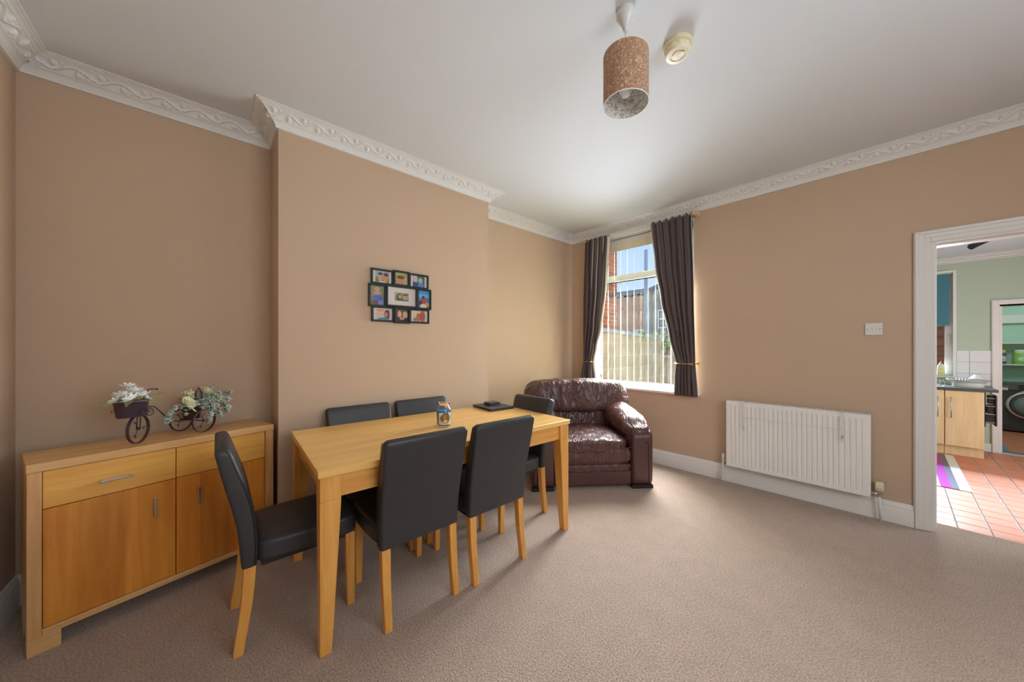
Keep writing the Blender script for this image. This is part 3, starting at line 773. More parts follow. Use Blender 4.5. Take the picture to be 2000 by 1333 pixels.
# label wraps the jar on the side towards the room
la = math.atan2(-1.059, 1.909)
v = []; f = []
for k in range(13):
    a = la+.15+radians(-52+104*k/12)
    for z in (.014, .088): v.append((.0448*cos(a), .0448*sin(a), z))
f = [(2*k, 2*k+2, 2*k+3, 2*k+1) for k in range(12)]
lab = MB().add(v, f).build('label', ellipse_mat('candle_label', 'YZ', (226, 220, 208), [(.5, .55, .46, .42, (120, 92, 50)), (.42, .62, .2, .22, (188, 120, 66)), (.68, .55, .16, .25, (96, 112, 60)), (.45, .3, .2, .12, (224, 200, 170)), (.5, .95, .3, .05, (70, 120, 160))], bg2=(210, 200, 180)), jar, smooth=True)
pmr = radians(-4)
for k in range(4):
    o = bx('placemat', (-.135, .135, -.11, .11, 0, .005), M_SLATE, None, bevel=.0015, loc=(-2.198+.001*(k % 2), 1.668-.002*k, TH+.0051*k), rz=pmr+.01*(k % 3))
    tag(o, 'black placemat directly under the pile of coasters, topmost of its stack' if k == 3 else 'black placemat lower in the stack at the far end of the table', 'placemat', 'stacked black placemats')
for k in range(5):
    o = bx('coaster', (-.047, .047, -.047, .047, 0, .0045), M_SLATE, None, bevel=.0012, loc=(-2.222+.001*(k % 2), 1.672-.001*(k % 3), TH+.0205+.0047*k), rz=pmr+.02*(k % 3))
    tag(o, 'topmost small black coaster of the pile on the placemats' if k == 4 else 'small black coaster lower in the pile on top of the placemats', 'coaster', 'piled black coasters')

# ================================================================== COLLAGE FRAME
cf = thing('photo_collage_frame', 'black collage frame of nine photographs on the chimney breast', 'picture frame', (XC, 1.04, 1.42))
fr = [(.816, .976, 1.700, 1.812, .018), (.974, 1.098, 1.702, 1.818, .026), (1.096, 1.257, 1.700, 1.814, .018), (.799, .921, 1.536, 1.700, .022), (.919, 1.161, 1.543, 1.704, .028), (1.159, 1.279, 1.540, 1.702, .022), (.820, .981, 1.429, 1.541, .018), (.979, 1.102, 1.422, 1.543, .026), (1.100, 1.263, 1.429, 1.541, .018)]
skin, hair = (206, 146, 116), (70, 46, 36)
pics = [((150, 170, 190), [(.5, .25, .6, .3, (90, 130, 60)), (.36, .45, .17, .34, skin), (.36, .75, .17, .12, hair), (.74, .38, .2, .36, (202, 140, 108)), (.78, .72, .2, .14, (96, 62, 44)), (.5, .0, .3, .14, (210, 215, 220))], (150, 170, 150)),
        ((176, 176, 110), [(.5, .35, .33, .36, (200, 130, 100)), (.45, .62, .32, .16, (110, 70, 50)), (.85, .3, .18, .4, (190, 170, 130))], (150, 140, 80)),
        ((70, 100, 84), [(.2, .7, .2, .4, (196, 170, 180)), (.2, .2, .2, .25, (60, 70, 130)), (.7, .2, .25, .25, (90, 120, 190)), (.65, .6, .2, .25, (150, 180, 160))], (60, 80, 100)),
        ((136, 140, 90), [(.5, .82, .2, .12, (200, 160, 130)), (.5, .62, .3, .1, (190, 150, 140)), (.55, .36, .4, .16, (70, 100, 190)), (.35, .12, .3, .1, (110, 70, 50)), (.75, .12, .2, .12, (130, 130, 200))], (120, 110, 70)),
        ((140, 170, 140), [(.33, .45, .2, .42, (56, 34, 30)), (.36, .5, .13, .24, skin), (.76, .45, .2, .3, (204, 142, 118)), (.76, .75, .2, .12, (110, 84, 60)), (.55, .05, .3, .18, (70, 110, 130))], (110, 120, 100)),
        ((70, 140, 210), [(.5, .7, .7, .12, (96, 170, 214)), (.45, .42, .2, .26, (176, 60, 56)), (.45, .62, .12, .1, hair), (.2, .25, .18, .16, (60, 50, 50)), (.8, .2, .2, .14, (200, 150, 70)), (.45, .1, .3, .14, (210, 200, 190))], (90, 110, 120)),
        ((206, 200, 194), [(.3, .5, .3, .26, (214, 164, 140)), (.3, .82, .3, .12, (190, 150, 120)), (.82, .48, .24, .42, (90, 52, 44)), (.74, .45, .14, .22, (190, 120, 100)), (.5, .06, .4, .16, (60, 140, 160))], (190, 180, 170)),
        ((90, 70, 56), [(.32, .58, .16, .3, (216, 170, 140)), (.76, .55, .2, .3, (210, 168, 136)), (.3, .15, .4, .22, (40, 38, 42)), (.8, .12, .3, .2, (30, 30, 34)), (.5, .25, .2, .1, (206, 150, 116))], (60, 54, 50)),
        ((220, 190, 160), [(.42, .4, .18, .4, (168, 98, 74)), (.75, .5, .24, .5, (160, 84, 66)), (.15, .2, .2, .16, (150, 110, 90))], (200, 170, 140))]
for k, (y0, y1, z0, z1, dp) in enumerate(fr):
    p = MB(); w = .0135; a0, a1, b0, b1 = y0-1.04, y1-1.04, z0-1.42, z1-1.42
    p.box(0, dp, a0, a1, b0, b0+w).box(0, dp, a0, a1, b1-w, b1).box(0, dp, a0, a0+w, b0+w, b1-w).box(0, dp, a1-w, a1, b0+w, b1-w)
    fo = p.build('frame', M_BLACKFR, cf, bevel=.0015)
    bx('mount', (.001, dp*.45, a0+w, a1-w, b0+w, b1-w), M_MATB, fo)
    pad = (.018, 0) if k in (0, 2, 6, 8) else ((.055, .035) if k == 4 else (0, 0))
    bgc, blobs, bg2 = pics[k]
    bx('photo', (dp*.45, dp*.45+.001, a0+w+pad[0], a1-w-pad[0], b0+w+pad[1], b1-w-pad[1]), ellipse_mat('photo_print_%d' % k, 'YZ', bgc, blobs, bg2=bg2), fo)

# ================================================================== SIDEBOARD
SX, SY, SR, SL, SD, SH = -2.3206, -.5611, .2774, .8547, .288, .775
# local x along its length (away from the near wall), y towards the wall behind it
sbrz = pi/2+SR
sb = thing('sideboard', 'wide light wood sideboard with two drawers over two doors', 'sideboard', (SX, SY, 0), sbrz)
bx('top', (0, SL, 0, SD, SH-.036, SH), M_SBX, sb, bevel=.003)
for x0, x1 in ((.002, .038), (SL-.042, SL-.002)): bx('side_panel', (x0, x1, .002, SD-.004, .066, SH-.036), M_SBZ, sb, bevel=.002)
bx('bottom_rail', (.038, SL-.042, .004, SD-.006, .068, .094), M_SBX, sb, bevel=.002)
bx('back_panel', (.038, SL-.042, SD-.012, SD-.006, .094, SH-.036), M_SBX, sb)
xm = .429
for x0, x1, hx in ((.040, xm-.0015, (.185, .283)), (xm+.0015, SL-.044, (.575, .673))):
    d = bx('drawer', (x0, x1, .010, SD-.03, .583, SH-.038), M_SBDR, sb, bevel=.0015)
    MB().box(hx[0], hx[1], -.016, -.010, .645, .655).box(hx[0]+.006, hx[0]+.014, -.011, .011, .646, .654).box(hx[1]-.014, hx[1]-.006, -.011, .011, .646, .654).build('handle', M_CHROME, d, bevel=.0015)
for x0, x1, hx in ((.040, xm-.0015, .353), (xm+.0015, SL-.044, .512)):
    d = bx('door', (x0, x1, .010, .028, .096, .580), M_SBD, sb, bevel=.0015)
    MB().box(hx-.005, hx+.005, -.016, -.010, .422, .516).box(hx-.004, hx+.004, -.011, .011, .430, .438).box(hx-.004, hx+.004, -.011, .011, .500, .508).build('handle', M_CHROME, d, bevel=.0015)
for x in (.0, SL-.085):
    for y in (.004, SD-.075): bx('foot', (x+.002, x+.085, y, y+.07, 0, .068), M_SBX, sb, bevel=.002)

# ---- tricycle planter on the sideboard
def sbw(l, w, z=SH):
    return Vector((SX+cos(sbrz)*l-sin(sbrz)*w, SY+sin(sbrz)*l+cos(sbrz)*w, z))
fwp = sbw(.314, .09); rwp = (sbw(.495, .245)+sbw(.57, .113))/2
ax = (rwp-fwp); axl = ax.length; brz = math.atan2(ax.y, ax.x)
tri = thing('tricycle_planter', 'purple-brown wrought metal tricycle planter on the sideboard', 'planter', fwp, brz)
def ring(c, r, th, tr, n=36):        # wheel in the local xz plane turned by th about z
    return [(c[0]+r*cos(2*pi*k/n)*cos(th), c[1]+r*cos(2*pi*k/n)*sin(th), c[2]+r*sin(2*pi*k/n)) for k in range(n)]
def flat_ring(mb, c, r, th, w, t, n=40):
    d = Vector((-sin(th), cos(th), 0)); e = Vector((cos(th), sin(th), 0)); C = Vector(c); rings = []
    for k in range(n+1):
        a = 2*pi*k/n; rad = e*cos(a)+Vector((0, 0, 1))*sin(a)
        rings.append([C+rad*(r)+d*w, C+rad*(r)-d*w, C+rad*(r-t)-d*w, C+rad*(r-t)+d*w])
    return mb.loft(rings, cap=False)
def spiral(c, th, r0, r1, a0, a1, n=22):
    e = Vector((cos(th), sin(th), 0)); C = Vector(c)
    return [C+e*((r0+(r1-r0)*k/n)*cos(a0+(a1-a0)*k/n))+Vector((0, 0, (r0+(r1-r0)*k/n)*sin(a0+(a1-a0)*k/n))) for k in range(n+1)]
def wheel(c, r, th, name='wheel'):
    w = flat_ring(MB(), c, r, th, .006, .0035).build(name, M_IRON, tri, smooth='auto')
    e = Vector((cos(th), sin(th), 0)); C = Vector(c)
    for k in range(3):
        a = pi/2+2*pi*k/3+.5; tip = C+e*(r*.62*cos(a))+Vector((0, 0, r*.62*sin(a)))
        MB().tube([C, (C+tip)/2+Vector((0, 0, .003)), tip], .0018, 6).build('spoke', M_IRON, w, smooth=True)
        MB().tube(spiral(tip, th, .003, .012, a, a+4.6, 14), .0014, 5).build('scroll', M_IRON, w, smooth=True)
    MB().lathe([(.006, -.006), (.006, .006)], 12).xf(Matrix.Translation(C) @ Matrix.Rotation(th, 4, 'Z') @ Matrix.Rotation(pi/2, 4, 'X')).build('hub', M_IRON, w)
    return w
wheel((0, 0, .070), .070, .5)
hwid = .076
for sg in (-1, 1): wheel((axl, sg*hwid, .062), .062, .1)
MB().tube([(axl, -hwid, .062), (axl, hwid, .062)], .003, 8).build('axle', M_IRON, tri, smooth=True)
mb = MB()
for sg in (-1, 1): mb.tube([(.0, sg*.010, .07), (.004, sg*.010, .14), (.010, sg*.008, .19)], .0024, 6)
mb.build('front_fork', M_IRON, tri, smooth=True)
fr_pts = [(.010, 0, .165), (.035, 0, .175), (.065, 0, .168), (.095, 0, .13), (.125, 0, .088), (.16, 0, .072), (.20, 0, .07), (axl, 0, .066)]
MB().tube(fr_pts, .0035, 8).build('frame_bar', M_IRON, tri, smooth=True)
MB().tube(spiral((.043, 0, .142), 0, .024, .006, pi*.75, pi*.75-7.5, 30), .0026, 6).build('scroll', M_IRON, tri, smooth=True)
MB().tube([(.010, 0, .165), (.022, 0, .215), (.030, 0, .255)], .003, 6).build('steering_stem', M_IRON, tri, smooth=True)
MB().tube([(.025, -.018, .252), (.030, 0, .256), (.060, .02, .258), (.095, .035, .252)], .003, 6).build('handlebar', M_IRON, tri, smooth=True)
MB().cushion((.098, .036, .252), (.005, .005, .005), k=2, n=4).build('handlebar_knob', M_IRON, tri, smooth=True)
# flat bow of wire loops on the front pot
mb = MB()
for k in range(8):
    a = 2*pi*k/8; C = Vector((-.002, -.052, .158))
    tip = Vector((cos(a), 0, sin(a))); sd_ = Vector((-sin(a), 0, cos(a)))
    mb.tube([C+tip*.004, C+tip*.018+sd_*.006, C+tip*.026, C+tip*.018-sd_*.006, C+tip*.004], .0013, 5)
mb.build('wire_flower', M_IRON, tri, smooth=True)
# pots (part of the planter)
PC = (-.028, -.005, .135)
pot = MB().loft([[(PC[0]+a*cos(t), PC[1]+b*sin(t), PC[2]+z) for t in [2*pi*k/32 for k in range(32)]] for a, b, z in ((.050, .034, 0), (.052, .036, .004), (.062, .043, .070), (.065, .046, .074), (.065, .046, .079), (.060, .042, .079), (.057, .039, .062))], cap=True).build('front_pot', M_POT, tri, smooth='auto')
for sg in (-1,):
    MB().tube(spiral((PC[0]-.066, PC[1], PC[2]+.035), 0, .010, .003, 0, 5, 14), .0014, 5).build('pot_scroll', M_IRON, pot, smooth=True)
PB = (axl-.005, 0, .073)
MB().lathe([(.033, 0), (.034, .003), (.042, .062), (.044, .066), (.044, .070), (.040, .070), (.038, .055)], 32, PB).build('rear_pot', M_POT2, tri, smooth='auto')
MB().tube([(axl+.03, -.02, .13), (axl+.035, -.015, .21), (axl+.03, 0, .238), (axl+.025, .015, .21), (axl+.03, .02, .13)], .003, 6).build('seat_hoop', M_IRON, tri, smooth=True)

def petal_mesh(name, l, w, curl, n=6):
    v = []; f = []
    for i in range(n+1):
        t = i/n; ww = w*sin(pi*min(1, .08+t*.92))**.7*(1 if t < 1 else 0)+.0002
        z = curl*t*t*l
        v += [(t*l, -ww, z+.12*ww), (t*l, 0, z-.10*ww), (t*l, ww, z+.12*ww)]
    for i in range(n):
        for j in (0, 1): f.append((3*i+j, 3*i+3+j, 3*i+4+j, 3*i+1+j))
    return MB().add(v, f)
def flower_mb(layers):
    mb = MB()
    for npet, l, w, up, curl, tw in layers:
        for k in range(npet):
            s = len(mb.v); p = petal_mesh('p', l, w, curl); mb.add(p.v, p.f)
            mb.xf(Matrix.Rotation(2*pi*k/npet+tw, 4, 'Z') @ Matrix.Rotation(-up, 4, 'Y'), s)
    return mb
# white flower arrangement in the front pot
M_f = Matrix.Translation(fwp) @ Matrix.Rotation(brz, 4, 'Z')
fa_loc = M_f @ Vector((PC[0], PC[1], PC[2]+.064))
fa = thing('white_flower_arrangement', 'white pointed-petal artificial flowers with yellow-green fronds in the front pot', 'flowers', fa_loc, brz)
MB().cushion((0, 0, .0), (.05, .034, .010), k=3, n=5).build('moss', M_LEAF, fa, smooth=True)
fl_m = flower_mb([(7, .038, .009, .25, .1, 0), (6, .030, .008, .7, .1, .4), (5, .018, .006, 1.1, 0, .2)]).mesh('flower'); fl_m.materials.append(M_PETAL)
rnd = random.Random(3)
for (x, y, z, tx, ty, s) in ((-.005, -.012, .050, .2, .1, 1.25), (-.040, -.01, .038, .3, -.35, 1.1), (.030, -.012, .030, .3, .45, 1.05), (-.02, -.032, .022, .8, -.1, 1.1), (.022, .012, .052, -.2, .3, 1.0), (-.008, .004, .078, .1, .0, 1.05), (.048, -.01, .012, .4, .8, .9), (-.055, .0, .018, .2, -.8, .9)):
    o = bpy.data.objects.new('flower', fl_m); COL.objects.link(o); o.parent = fa; o.location = (x, y, z); o.rotation_euler = (tx, ty, rnd.uniform(0, 6)); o.scale = (s, s, s)
    MB().tube([(x*.4, y*.4, 0), (x, y, z)], .0012, 5).build('stem', M_FERN, fa)
def frond_mb(l, n=9):
    mb = MB(); mb.tube([(0, 0, 0), (l*.5, 0, .006), (l, 0, 0)], .0009, 5)
    for k in range(n):
        t = .2+.8*k/n; lw = .018*(1.15-t)+.004
        for sg in (-1, 1):
            p = Vector((l*t, 0, .006*sin(pi*t))); d = Vector((.55, sg*.8, .1)).normalized()*lw; q = Vector((.004, 0, 0))
            mb.add([p, p+d*.5+q, p+d, p+d*.5-q], [(0, 1, 2, 3)])
    return mb
fr_m = frond_mb(.125, 12).mesh('leaf'); fr_m.materials.append(M_FERN)
for a, tilt, s in ((pi+.05, .05, 1.1), (pi+.5, .0, 1.0), (pi-.5, .1, .9), (.0, -.18, 1.0), (.25, -.05, 1.15), (-.45, .05, .9), (-1.2, .2, .8), (1.4, .0, .8), (-2.2, .1, .9)):
    o = bpy.data.objects.new('leaf', fr_m); COL.objects.link(o); o.parent = fa; o.rotation_euler = (0, tilt, a); o.location = (.028*cos(a), .02*sin(a), .012); o.scale = (s, s, s)
# roses, buds and ivy in the rear pot
ra_loc = M_f @ Vector((PB[0], PB[1], PB[2]+.058))
ra = thing('rose_and_ivy_arrangement', 'cream roses with trailing grey-green ivy in the rear pot of the tricycle', 'flowers', ra_loc, brz)
MB().cushion((0, 0, .008), (.038, .038, .014), k=3, n=5).build('moss', M_LEAF, ra, smooth=True)
def rose_mb():
    mb = MB()
    for lay, (r, h, np_) in enumerate(((.006, .020, 3), (.012, .021, 4), (.018, .019, 5), (.023, .015, 5))):
        for k in range(np_):
            a0 = 2*pi*k/np_+lay*.6; v = []; f = []
            for i in range(6):
                a = a0+(i/5-.5)*2*pi/np_*1.35
                for j in range(5):
                    t = j/4; rr = r*(.35+.65*sin(pi*.5*t))*(1+.10*lay*t*t); v.append((rr*cos(a), rr*sin(a), h*t*(1-.12*(2*i/5-1)**2)-.002*lay))
            for i in range(5):
                for j in range(4): f.append((i*5+j, i*5+5+j, i*5+6+j, i*5+1+j))
            mb.add(v, f)
    return mb
rs_m = rose_mb().mesh('rose'); rs_m.materials.append(M_ROSE)
for p in rs_m.polygons: p.use_smooth = True
# local: +x along the tricycle (right in view), -y towards the room
for (x, y, z, tx, ty, s) in ((-.052, -.045, .036, .95, -.35, 1.2), (.058, -.02, .082, .65, .25, 1.25), (.0, .028, .075, .2, -.2, .9)):
    o = bpy.data.objects.new('rose', rs_m); COL.objects.link(o); o.parent = ra; o.location = (x, y, z); o.rotation_euler = (tx, ty, .5); o.scale = (s, s, s)
    MB().tube([(x*.3, y*.3, .005), (x, y, z)], .0016, 5).build('stem', M_LEAF, ra)
bud = MB()
for k in range(30):
    a = rnd.uniform(2.2, 4.0); r = rnd.uniform(.005, .055); z = rnd.uniform(.045, .090)
    c = (r*cos(a)+.006, r*sin(a)*.6-.01, z+.012*(r < .03)); bud.cushion(c, (.0042, .0042, .0046), k=2, n=3); bud.tube([(0, 0, .01), c], .0006, 4)
for k in range(16):
    a = rnd.uniform(0, 6.28); c = (-.012+.025*cos(a), -.058+.006*sin(3*a), .004+.018*sin(a)); bud.cushion(c, (.0035, .0035, .0035), k=2, n=3); bud.tube([(0, 0, .01), c], .0006, 4)
bud.build('bud_spray', M_BUD, ra, smooth=True)
lf_m = petal_mesh('leaf', .045, .011, -.15).mesh('leaf'); lf_m.materials.append(M_LEAF)
for k in range(16):
    a = rnd.uniform(0, 6.28); o = bpy.data.objects.new('leaf', lf_m); COL.objects.link(o); o.parent = ra
    o.location = (.012*cos(a), .012*sin(a), rnd.uniform(.012, .05)); o.rotation_euler = (0, rnd.uniform(-.7, .1), a); s = rnd.uniform(.9, 1.4); o.scale = (s, s, s)
def ivy_mb():
    out = []; lob = ((0, 1.0), (.42, .5), (.85, .82), (1.4, .46), (1.95, .62), (2.6, .3))
    pts = [(r*cos(a), r*sin(a)) for a, r in lob]+[(-.12, 0)]+[(r*cos(a), -r*sin(a)) for a, r in lob[:0:-1]]
    v = [(0, 0, -.06)]+[(x, y, .10*abs(y)) for x, y in pts]; n = len(pts)
    return MB().add(v, [(0, 1+k, 1+(k+1) % n) for k in range(n)])
iv_m = ivy_mb().mesh('leaf'); iv_m.materials.append(M_IVY)
trails = [[(.02, -.02, .03), (.07, -.04, .045), (.12, -.05, .02), (.135, -.055, -.02), (.13, -.06, -.05)], [(.02, 0, .04), (.09, -.01, .07), (.15, -.02, .065), (.19, -.025, .06)],
          [(.01, -.03, .02), (.03, -.06, .015), (.035, -.07, -.02), (.03, -.072, -.06), (.015, -.075, -.085)], [(.02, .01, .04), (.08, .01, .10), (.115, .0, .115)],
          [(-.02, -.01, .03), (-.07, -.02, .03), (-.11, -.02, .005), (-.135, -.022, -.03), (-.14, -.022, -.05)], [(-.01, -.03, .03), (-.06, -.05, .01), (-.095, -.06, -.02)],
          [(.03, -.02, .03), (.10, -.03, .01), (.15, -.04, -.02), (.155, -.045, -.045)], [(.0, -.03, .03), (.02, -.065, .04), (.04, -.075, .01), (.05, -.075, -.02)],
          [(.03, -.02, .05), (.08, -.04, .06), (.12, -.045, .04), (.17, -.05, .015)], [(.02, -.03, .04), (.06, -.06, .02), (.08, -.065, -.03), (.09, -.065, -.06)]]
for tr_ in trails:
    MB().tube(tr_, .0009, 5).build('stem', M_LEAF, ra)
    for a, b in zip(tr_, tr_[1:]):
        for q in (0, .2, .4, .6, .8):
            p = Vector(a).lerp(Vector(b), q)+Vector((rnd.uniform(-.008, .008), rnd.uniform(-.012, 0), rnd.uniform(-.006, .008)))
            o = bpy.data.objects.new('leaf', iv_m); COL.objects.link(o); o.parent = ra; o.location = p
            s = rnd.uniform(.016, .028); o.scale = (s, s, s); o.rotation_euler = (rnd.uniform(.5, 1.5), rnd.uniform(-.5, .5), rnd.uniform(-2.6, -.4)+pi/2)

# ================================================================== ARMCHAIR
sf = thing('armchair', 'wide burgundy brown leather armchair in the corner by the window', 'armchair', (-1.755, 2.42, 0), radians(52.2))
HW = .535
def wrinkle(P, q, amp=.006, fx=26, fz=9):
    n1 = noise.noise(Vector((P.x*fx*.5, P.y*8, P.z*fz*.5))); n2 = noise.noise(Vector((P.x*fx, P.y*14+5, P.z*fz)))
    return amp*(abs(n1)*1.4+n2*.5)
def soft(amp, fx, fz, shear=None):
    def fn(P, q):
        d = Vector((q[0], q[1], q[2]))
        if d.length > 0: d.normalize()
        P = P-d*wrinkle(P, q, amp, fx, fz)
        if shear: P = shear(P, q)
        return P
    return fn
bx('front_apron', (-.345, .345, .025, .10, .03, .155), M_BURGP, sf, bevel=.012)
MB().cushion((0, .055, .185), (.347, .05, .042), k=4, n=16, fn=soft(.004, 14, 20)).build('front_roll', M_BURG, sf, smooth=True)
MB().cushion((0, .07, .29), (.348, .075, .085), k=4, n=18, fn=soft(.005, 14, 14)).build('seat_front', M_BURG, sf, smooth=True)
def seatf(P, q):
    P.z += .022*(1-q[0]**2)*(1 if q[2] > 0 else 0)+.02*(P.y-.3)
    return P
seat = MB().cushion((0, .36, .37), (.35, .37, .07), k=4.5, n=30, fn=soft(.012, 12, 8, seatf)).build('seat_cushion', M_BURG, sf, smooth=True)
MB().tube([(x/20*.34, -.004+.022*(abs(x)/20)**8, .362-.004*cos(x*.4)) for x in range(-20, 21)], .004, 6).build('piping', M_BURGP, seat, smooth=True)
bx('base', (-.35, .35, .08, .80, .03, .30), M_BURGP, sf)
for sg in (-1, 1):
    def armf(P, q, sg=sg):
        # upright arm: front face flat, outer side nearly flat, top rounded
        return P
    x = sg*.44
    arm = MB().cushion((x, .40, .265), (.097, .40, .24), k=14, n=14).build('arm', M_BURGP, sf, smooth=True)
    fpts = [(sg*.505, -.002, .04), (sg*.500, -.003, .30), (sg*.497, -.003, .385), (sg*.488, -.003, .405), (sg*.468, -.003, .412)] if sg > 0 else [(sg*.505, -.002, .04), (sg*.500, -.003, .30), (sg*.497, -.003, .385), (sg*.488, -.003, .405), (sg*.468, -.003, .412)]
    MB().tube([(p[0]-sg*.012, p[1]+.001, p[2]) for p in fpts], .003, 6).build('piping', M_BURGS, arm, smooth=True)
    def padf(P, q, sg=sg):
        t = (P.y+.02)/.75
        P.z += .13*max(0, min(1, t))**1.2
        P.x -= sg*.055*max(0, min(1, t*1.4))
        if q[1] < -.3: P.z -= .035*((-q[1]-.3)/.7)**2
        # inner side hangs down towards the seat
        if sg*q[0] < 0: P.z -= .055*(-sg*q[0])**1.5
        return P
    MB().cushion((x-sg*.012, .355, .53), (.125, .36, .072), k=3.2, n=24, fn=soft(.014, 9, 8, padf)).build('arm_pad', M_BURG, sf, smooth=True)
    MB().cushion((sg*.38, .36, .43), (.055, .34, .09), k=3.5, n=14, fn=soft(.006, 10, 10)).build('inner_arm', M_BURG, sf, smooth=True)
    bx('foot', (sg*.44-.095, sg*.44+.095, .004, .06, 0, .03), M_DARK, sf, bevel=.006)
    bx('foot', (sg*.44-.09, sg*.44+.09, .72, .78, 0, .03), M_DARK, sf, bevel=.006)
bx('back_frame', (-.50, .50, .70, .83, .03, .74), M_BURGP, sf, bevel=.03, seg=3)
def lumf(P, q):
    P.y += .10*(P.z-.4); return P
MB().cushion((0, .63, .49), (.40, .10, .13), k=3.5, n=22, fn=soft(.008, 18, 8, lumf)).build('lumbar_cushion', M_BURG, sf, smooth=True)
def headf(P, q):
    P.y += .18*(P.z-.6)
    P.z += .022*(1-q[0]**2)*(1 if q[2] > 0 else .5)
    P.z -= .03*max(0, abs(q[0])-.8)/.2*(1 if q[2] > 0 else 0)
    return P
hd = MB().cushion((-.01, .62, .725), (.555, .135, .160), k=5, n=36, fn=soft(.020, 13, 5, headf)).build('head_cushion', M_BURG, sf, smooth=True)
for x0, x1 in ((-.30, -.20), (-.33, -.335)):
    MB().tube([(x0+(x1-x0)*t, .62-.142+.02*(2*t-1)**2+.18*(.86-.26*t-.6), .86-.26*t) for t in [k/10 for k in range(11)]], .0025, 6).build('seam', M_BURGS, hd, smooth=True)

# ================================================================== KITCHEN (one step down)
M_KW = mat('sage_green_paint', (184, 200, 180), .7, var=.02)
M_UT = mat('mint_green_paint', (188, 222, 204), .7, var=.02)
M_TILE = mat('quarry_tile', (206, 126, 92), .43, var=.10, vscale=9, rnd=.07, spec=.6)
M_GROUT = mat('pale_grout', (176, 182, 186), .8, var=.05)
M_WTILE = mat('white_wall_tile', (228, 228, 230), .2)
M_MAPLE = wood('maple_laminate', (218, 188, 140), (232, 206, 160), 2)
M_WT = mat('dark_worktop', (74, 84, 84), .3, var=.1, vscale=60)
kx0, kx1 = -.95, 2.6
struct(bx('floor_kitchen', (kx0, kx1, 3.5, YK+.2, ZK-.1, ZK-.004), M_GROUT))
kf = bpy.data.objects['floor_kitchen']
tile = None
for i in range(-2, 7):
    for j in range(24):
        x = .325+.165*i; y = 3.80+.1605*j
        if y > YK-.1: continue
        if tile is None: tile = bx('tile', (.004, .161, .004, .1565, -.006, .0), M_TILE, kf, bevel=.0015); o = tile
        else: o = tile.copy(); COL.objects.link(o)
        o.location = (x, y, ZK+rnd.uniform(-.0006, .0006))
mb = MB()
for i in range(-8, 14):
    for j in range(24):
        if -2 <= i < 7: continue
        x = .325+.165*i; y = 3.80+.1605*j
        if x < kx0 or x+.165 > kx1 or y > YK-.1: continue
        mb.box(x+.004, x+.161, y+.004, y+.1565, ZK-.006, ZK)
mb.build('outer_tiles', M_TILE, kf, kind='stuff')
kc = [Wp((kx0-.2-XA)/cos(SK), .195).xy, Wp((kx1+.2-XA)/cos(SK), .195).xy, Vector((kx1+.2, YK+.25)), Vector((kx0-.2, YK+.25))]
struct(MB().loft([[(p.x, p.y, ZKC) for p in kc], [(p.x, p.y, ZKC+.12) for p in kc]]).build('ceiling_kitchen', M_CEIL))
mb = MB()                                             # far wall with window and doorway
KW0, KW1, KWS, KWH = -.62, .545, .82, 2.30
KD0, KD1, KDH = .925, 1.69, 1.80
for b in ((kx0-.2, KW0, ZK, ZKC), (KW0, KW1, ZK, KWS), (KW0, KW1, KWH, ZKC), (KW1, KD0, ZK, ZKC), (KD0, KD1, KDH, ZKC), (KD1, kx1+.2, ZK, ZKC)):
    mb.box(b[0], b[1], YK, YK+.18, b[2]-.02, b[3]+.02)
wkf = struct(mb.build('wall_kitchen_far', M_KW))
mb = MB(); mb.box(kx0-.2, kx0, 3.75, YK+.18, ZK-.1, ZKC+.02); struct(mb.build('wall_kitchen_left', M_KW))
mb = MB()
for b in ((3.7, 4.5, ZK, ZKC), (4.5, 6.15, 1.95, ZKC), (6.15, YK+.1, ZK, ZKC)): mb.box(kx1, kx1+.2, b[0], b[1], b[2]-.02, b[3]+.02)  # gap is an assumed side door, out of view, for the added lamps
struct(mb.build('wall_kitchen_right', M_KW))
mb = MB().box(kx0, kx1, YK-.03, YK, 2.413, 2.43).box(kx0, kx1, YK-.05, YK, 2.43, 2.46).box(kx0, kx1, YK-.075, YK, 2.46, 2.49).box(kx0, kx1, YK-.09, YK, 2.49, ZKC)
struct(mb.build('trim_kitchen', M_PLASTER, bevel=.008))
ti = None                                             # splashback tiles
for i, (x0, x1) in enumerate(((.573, .680), (.683, .860))):
    for j, (z0, z1) in enumerate(((.716, .871), (.875, 1.030), (1.034, 1.190))):
        bx('tile', (x0, x1, YK-.008, YK, z0, z1), M_WTILE, wkf, bevel=.0015)
# kitchen window
w2 = setting('window_2', (0, YK, 0))
for b in ((KW0, KW0+.05, KWS, KWH), (KW1-.075, KW1, KWS, KWH), (KW0+.05, KW1-.075, KWS, KWS+.06), (KW0+.05, KW1-.075, KWH-.05, KWH)):
    bx('window_frame', (b[0], b[1], .06, .12, b[2], b[3]), M_UPVC, w2, bevel=.006)
bx('window_pane', (KW0+.05, KW1-.075, .086, .094, KWS+.06, KWH-.05), M_GLASS, w2)
bx('window_frame', (KW0+.05, KW1-.075, .055, .12, 1.62, 1.68), M_UPVC, w2, bevel=.006)
bx('window_handle', (KW1-.05, KW1-.03, .035, .06, 1.28, 1.42), M_WPLAST, w2, bevel=.004)
bx('architrave', (KW1-.006, KW1+.026, -.016, .0, KWS-.02, KWH+.026), M_GLOSS, w2, bevel=.004)
bx('architrave', (KW0-.03, KW1-.006, -.016, .0, KWH-.006, KWH+.026), M_GLOSS, w2, bevel=.004)
bx('window_sill', (KW0, KW1+.01, -.03, .06, KWS-.02, KWS+.003), M_GLOSS, w2, bevel=.004)
rb = thing('roller_blind', 'teal roller blind pulled halfway down in the kitchen window', 'blind', (0, YK+.02, 2.285))
MB().tube([(KW0+.01, 0, 0), (.52, 0, 0)], .016, 16).build('roller', M_WPLAST, rb, smooth='auto')
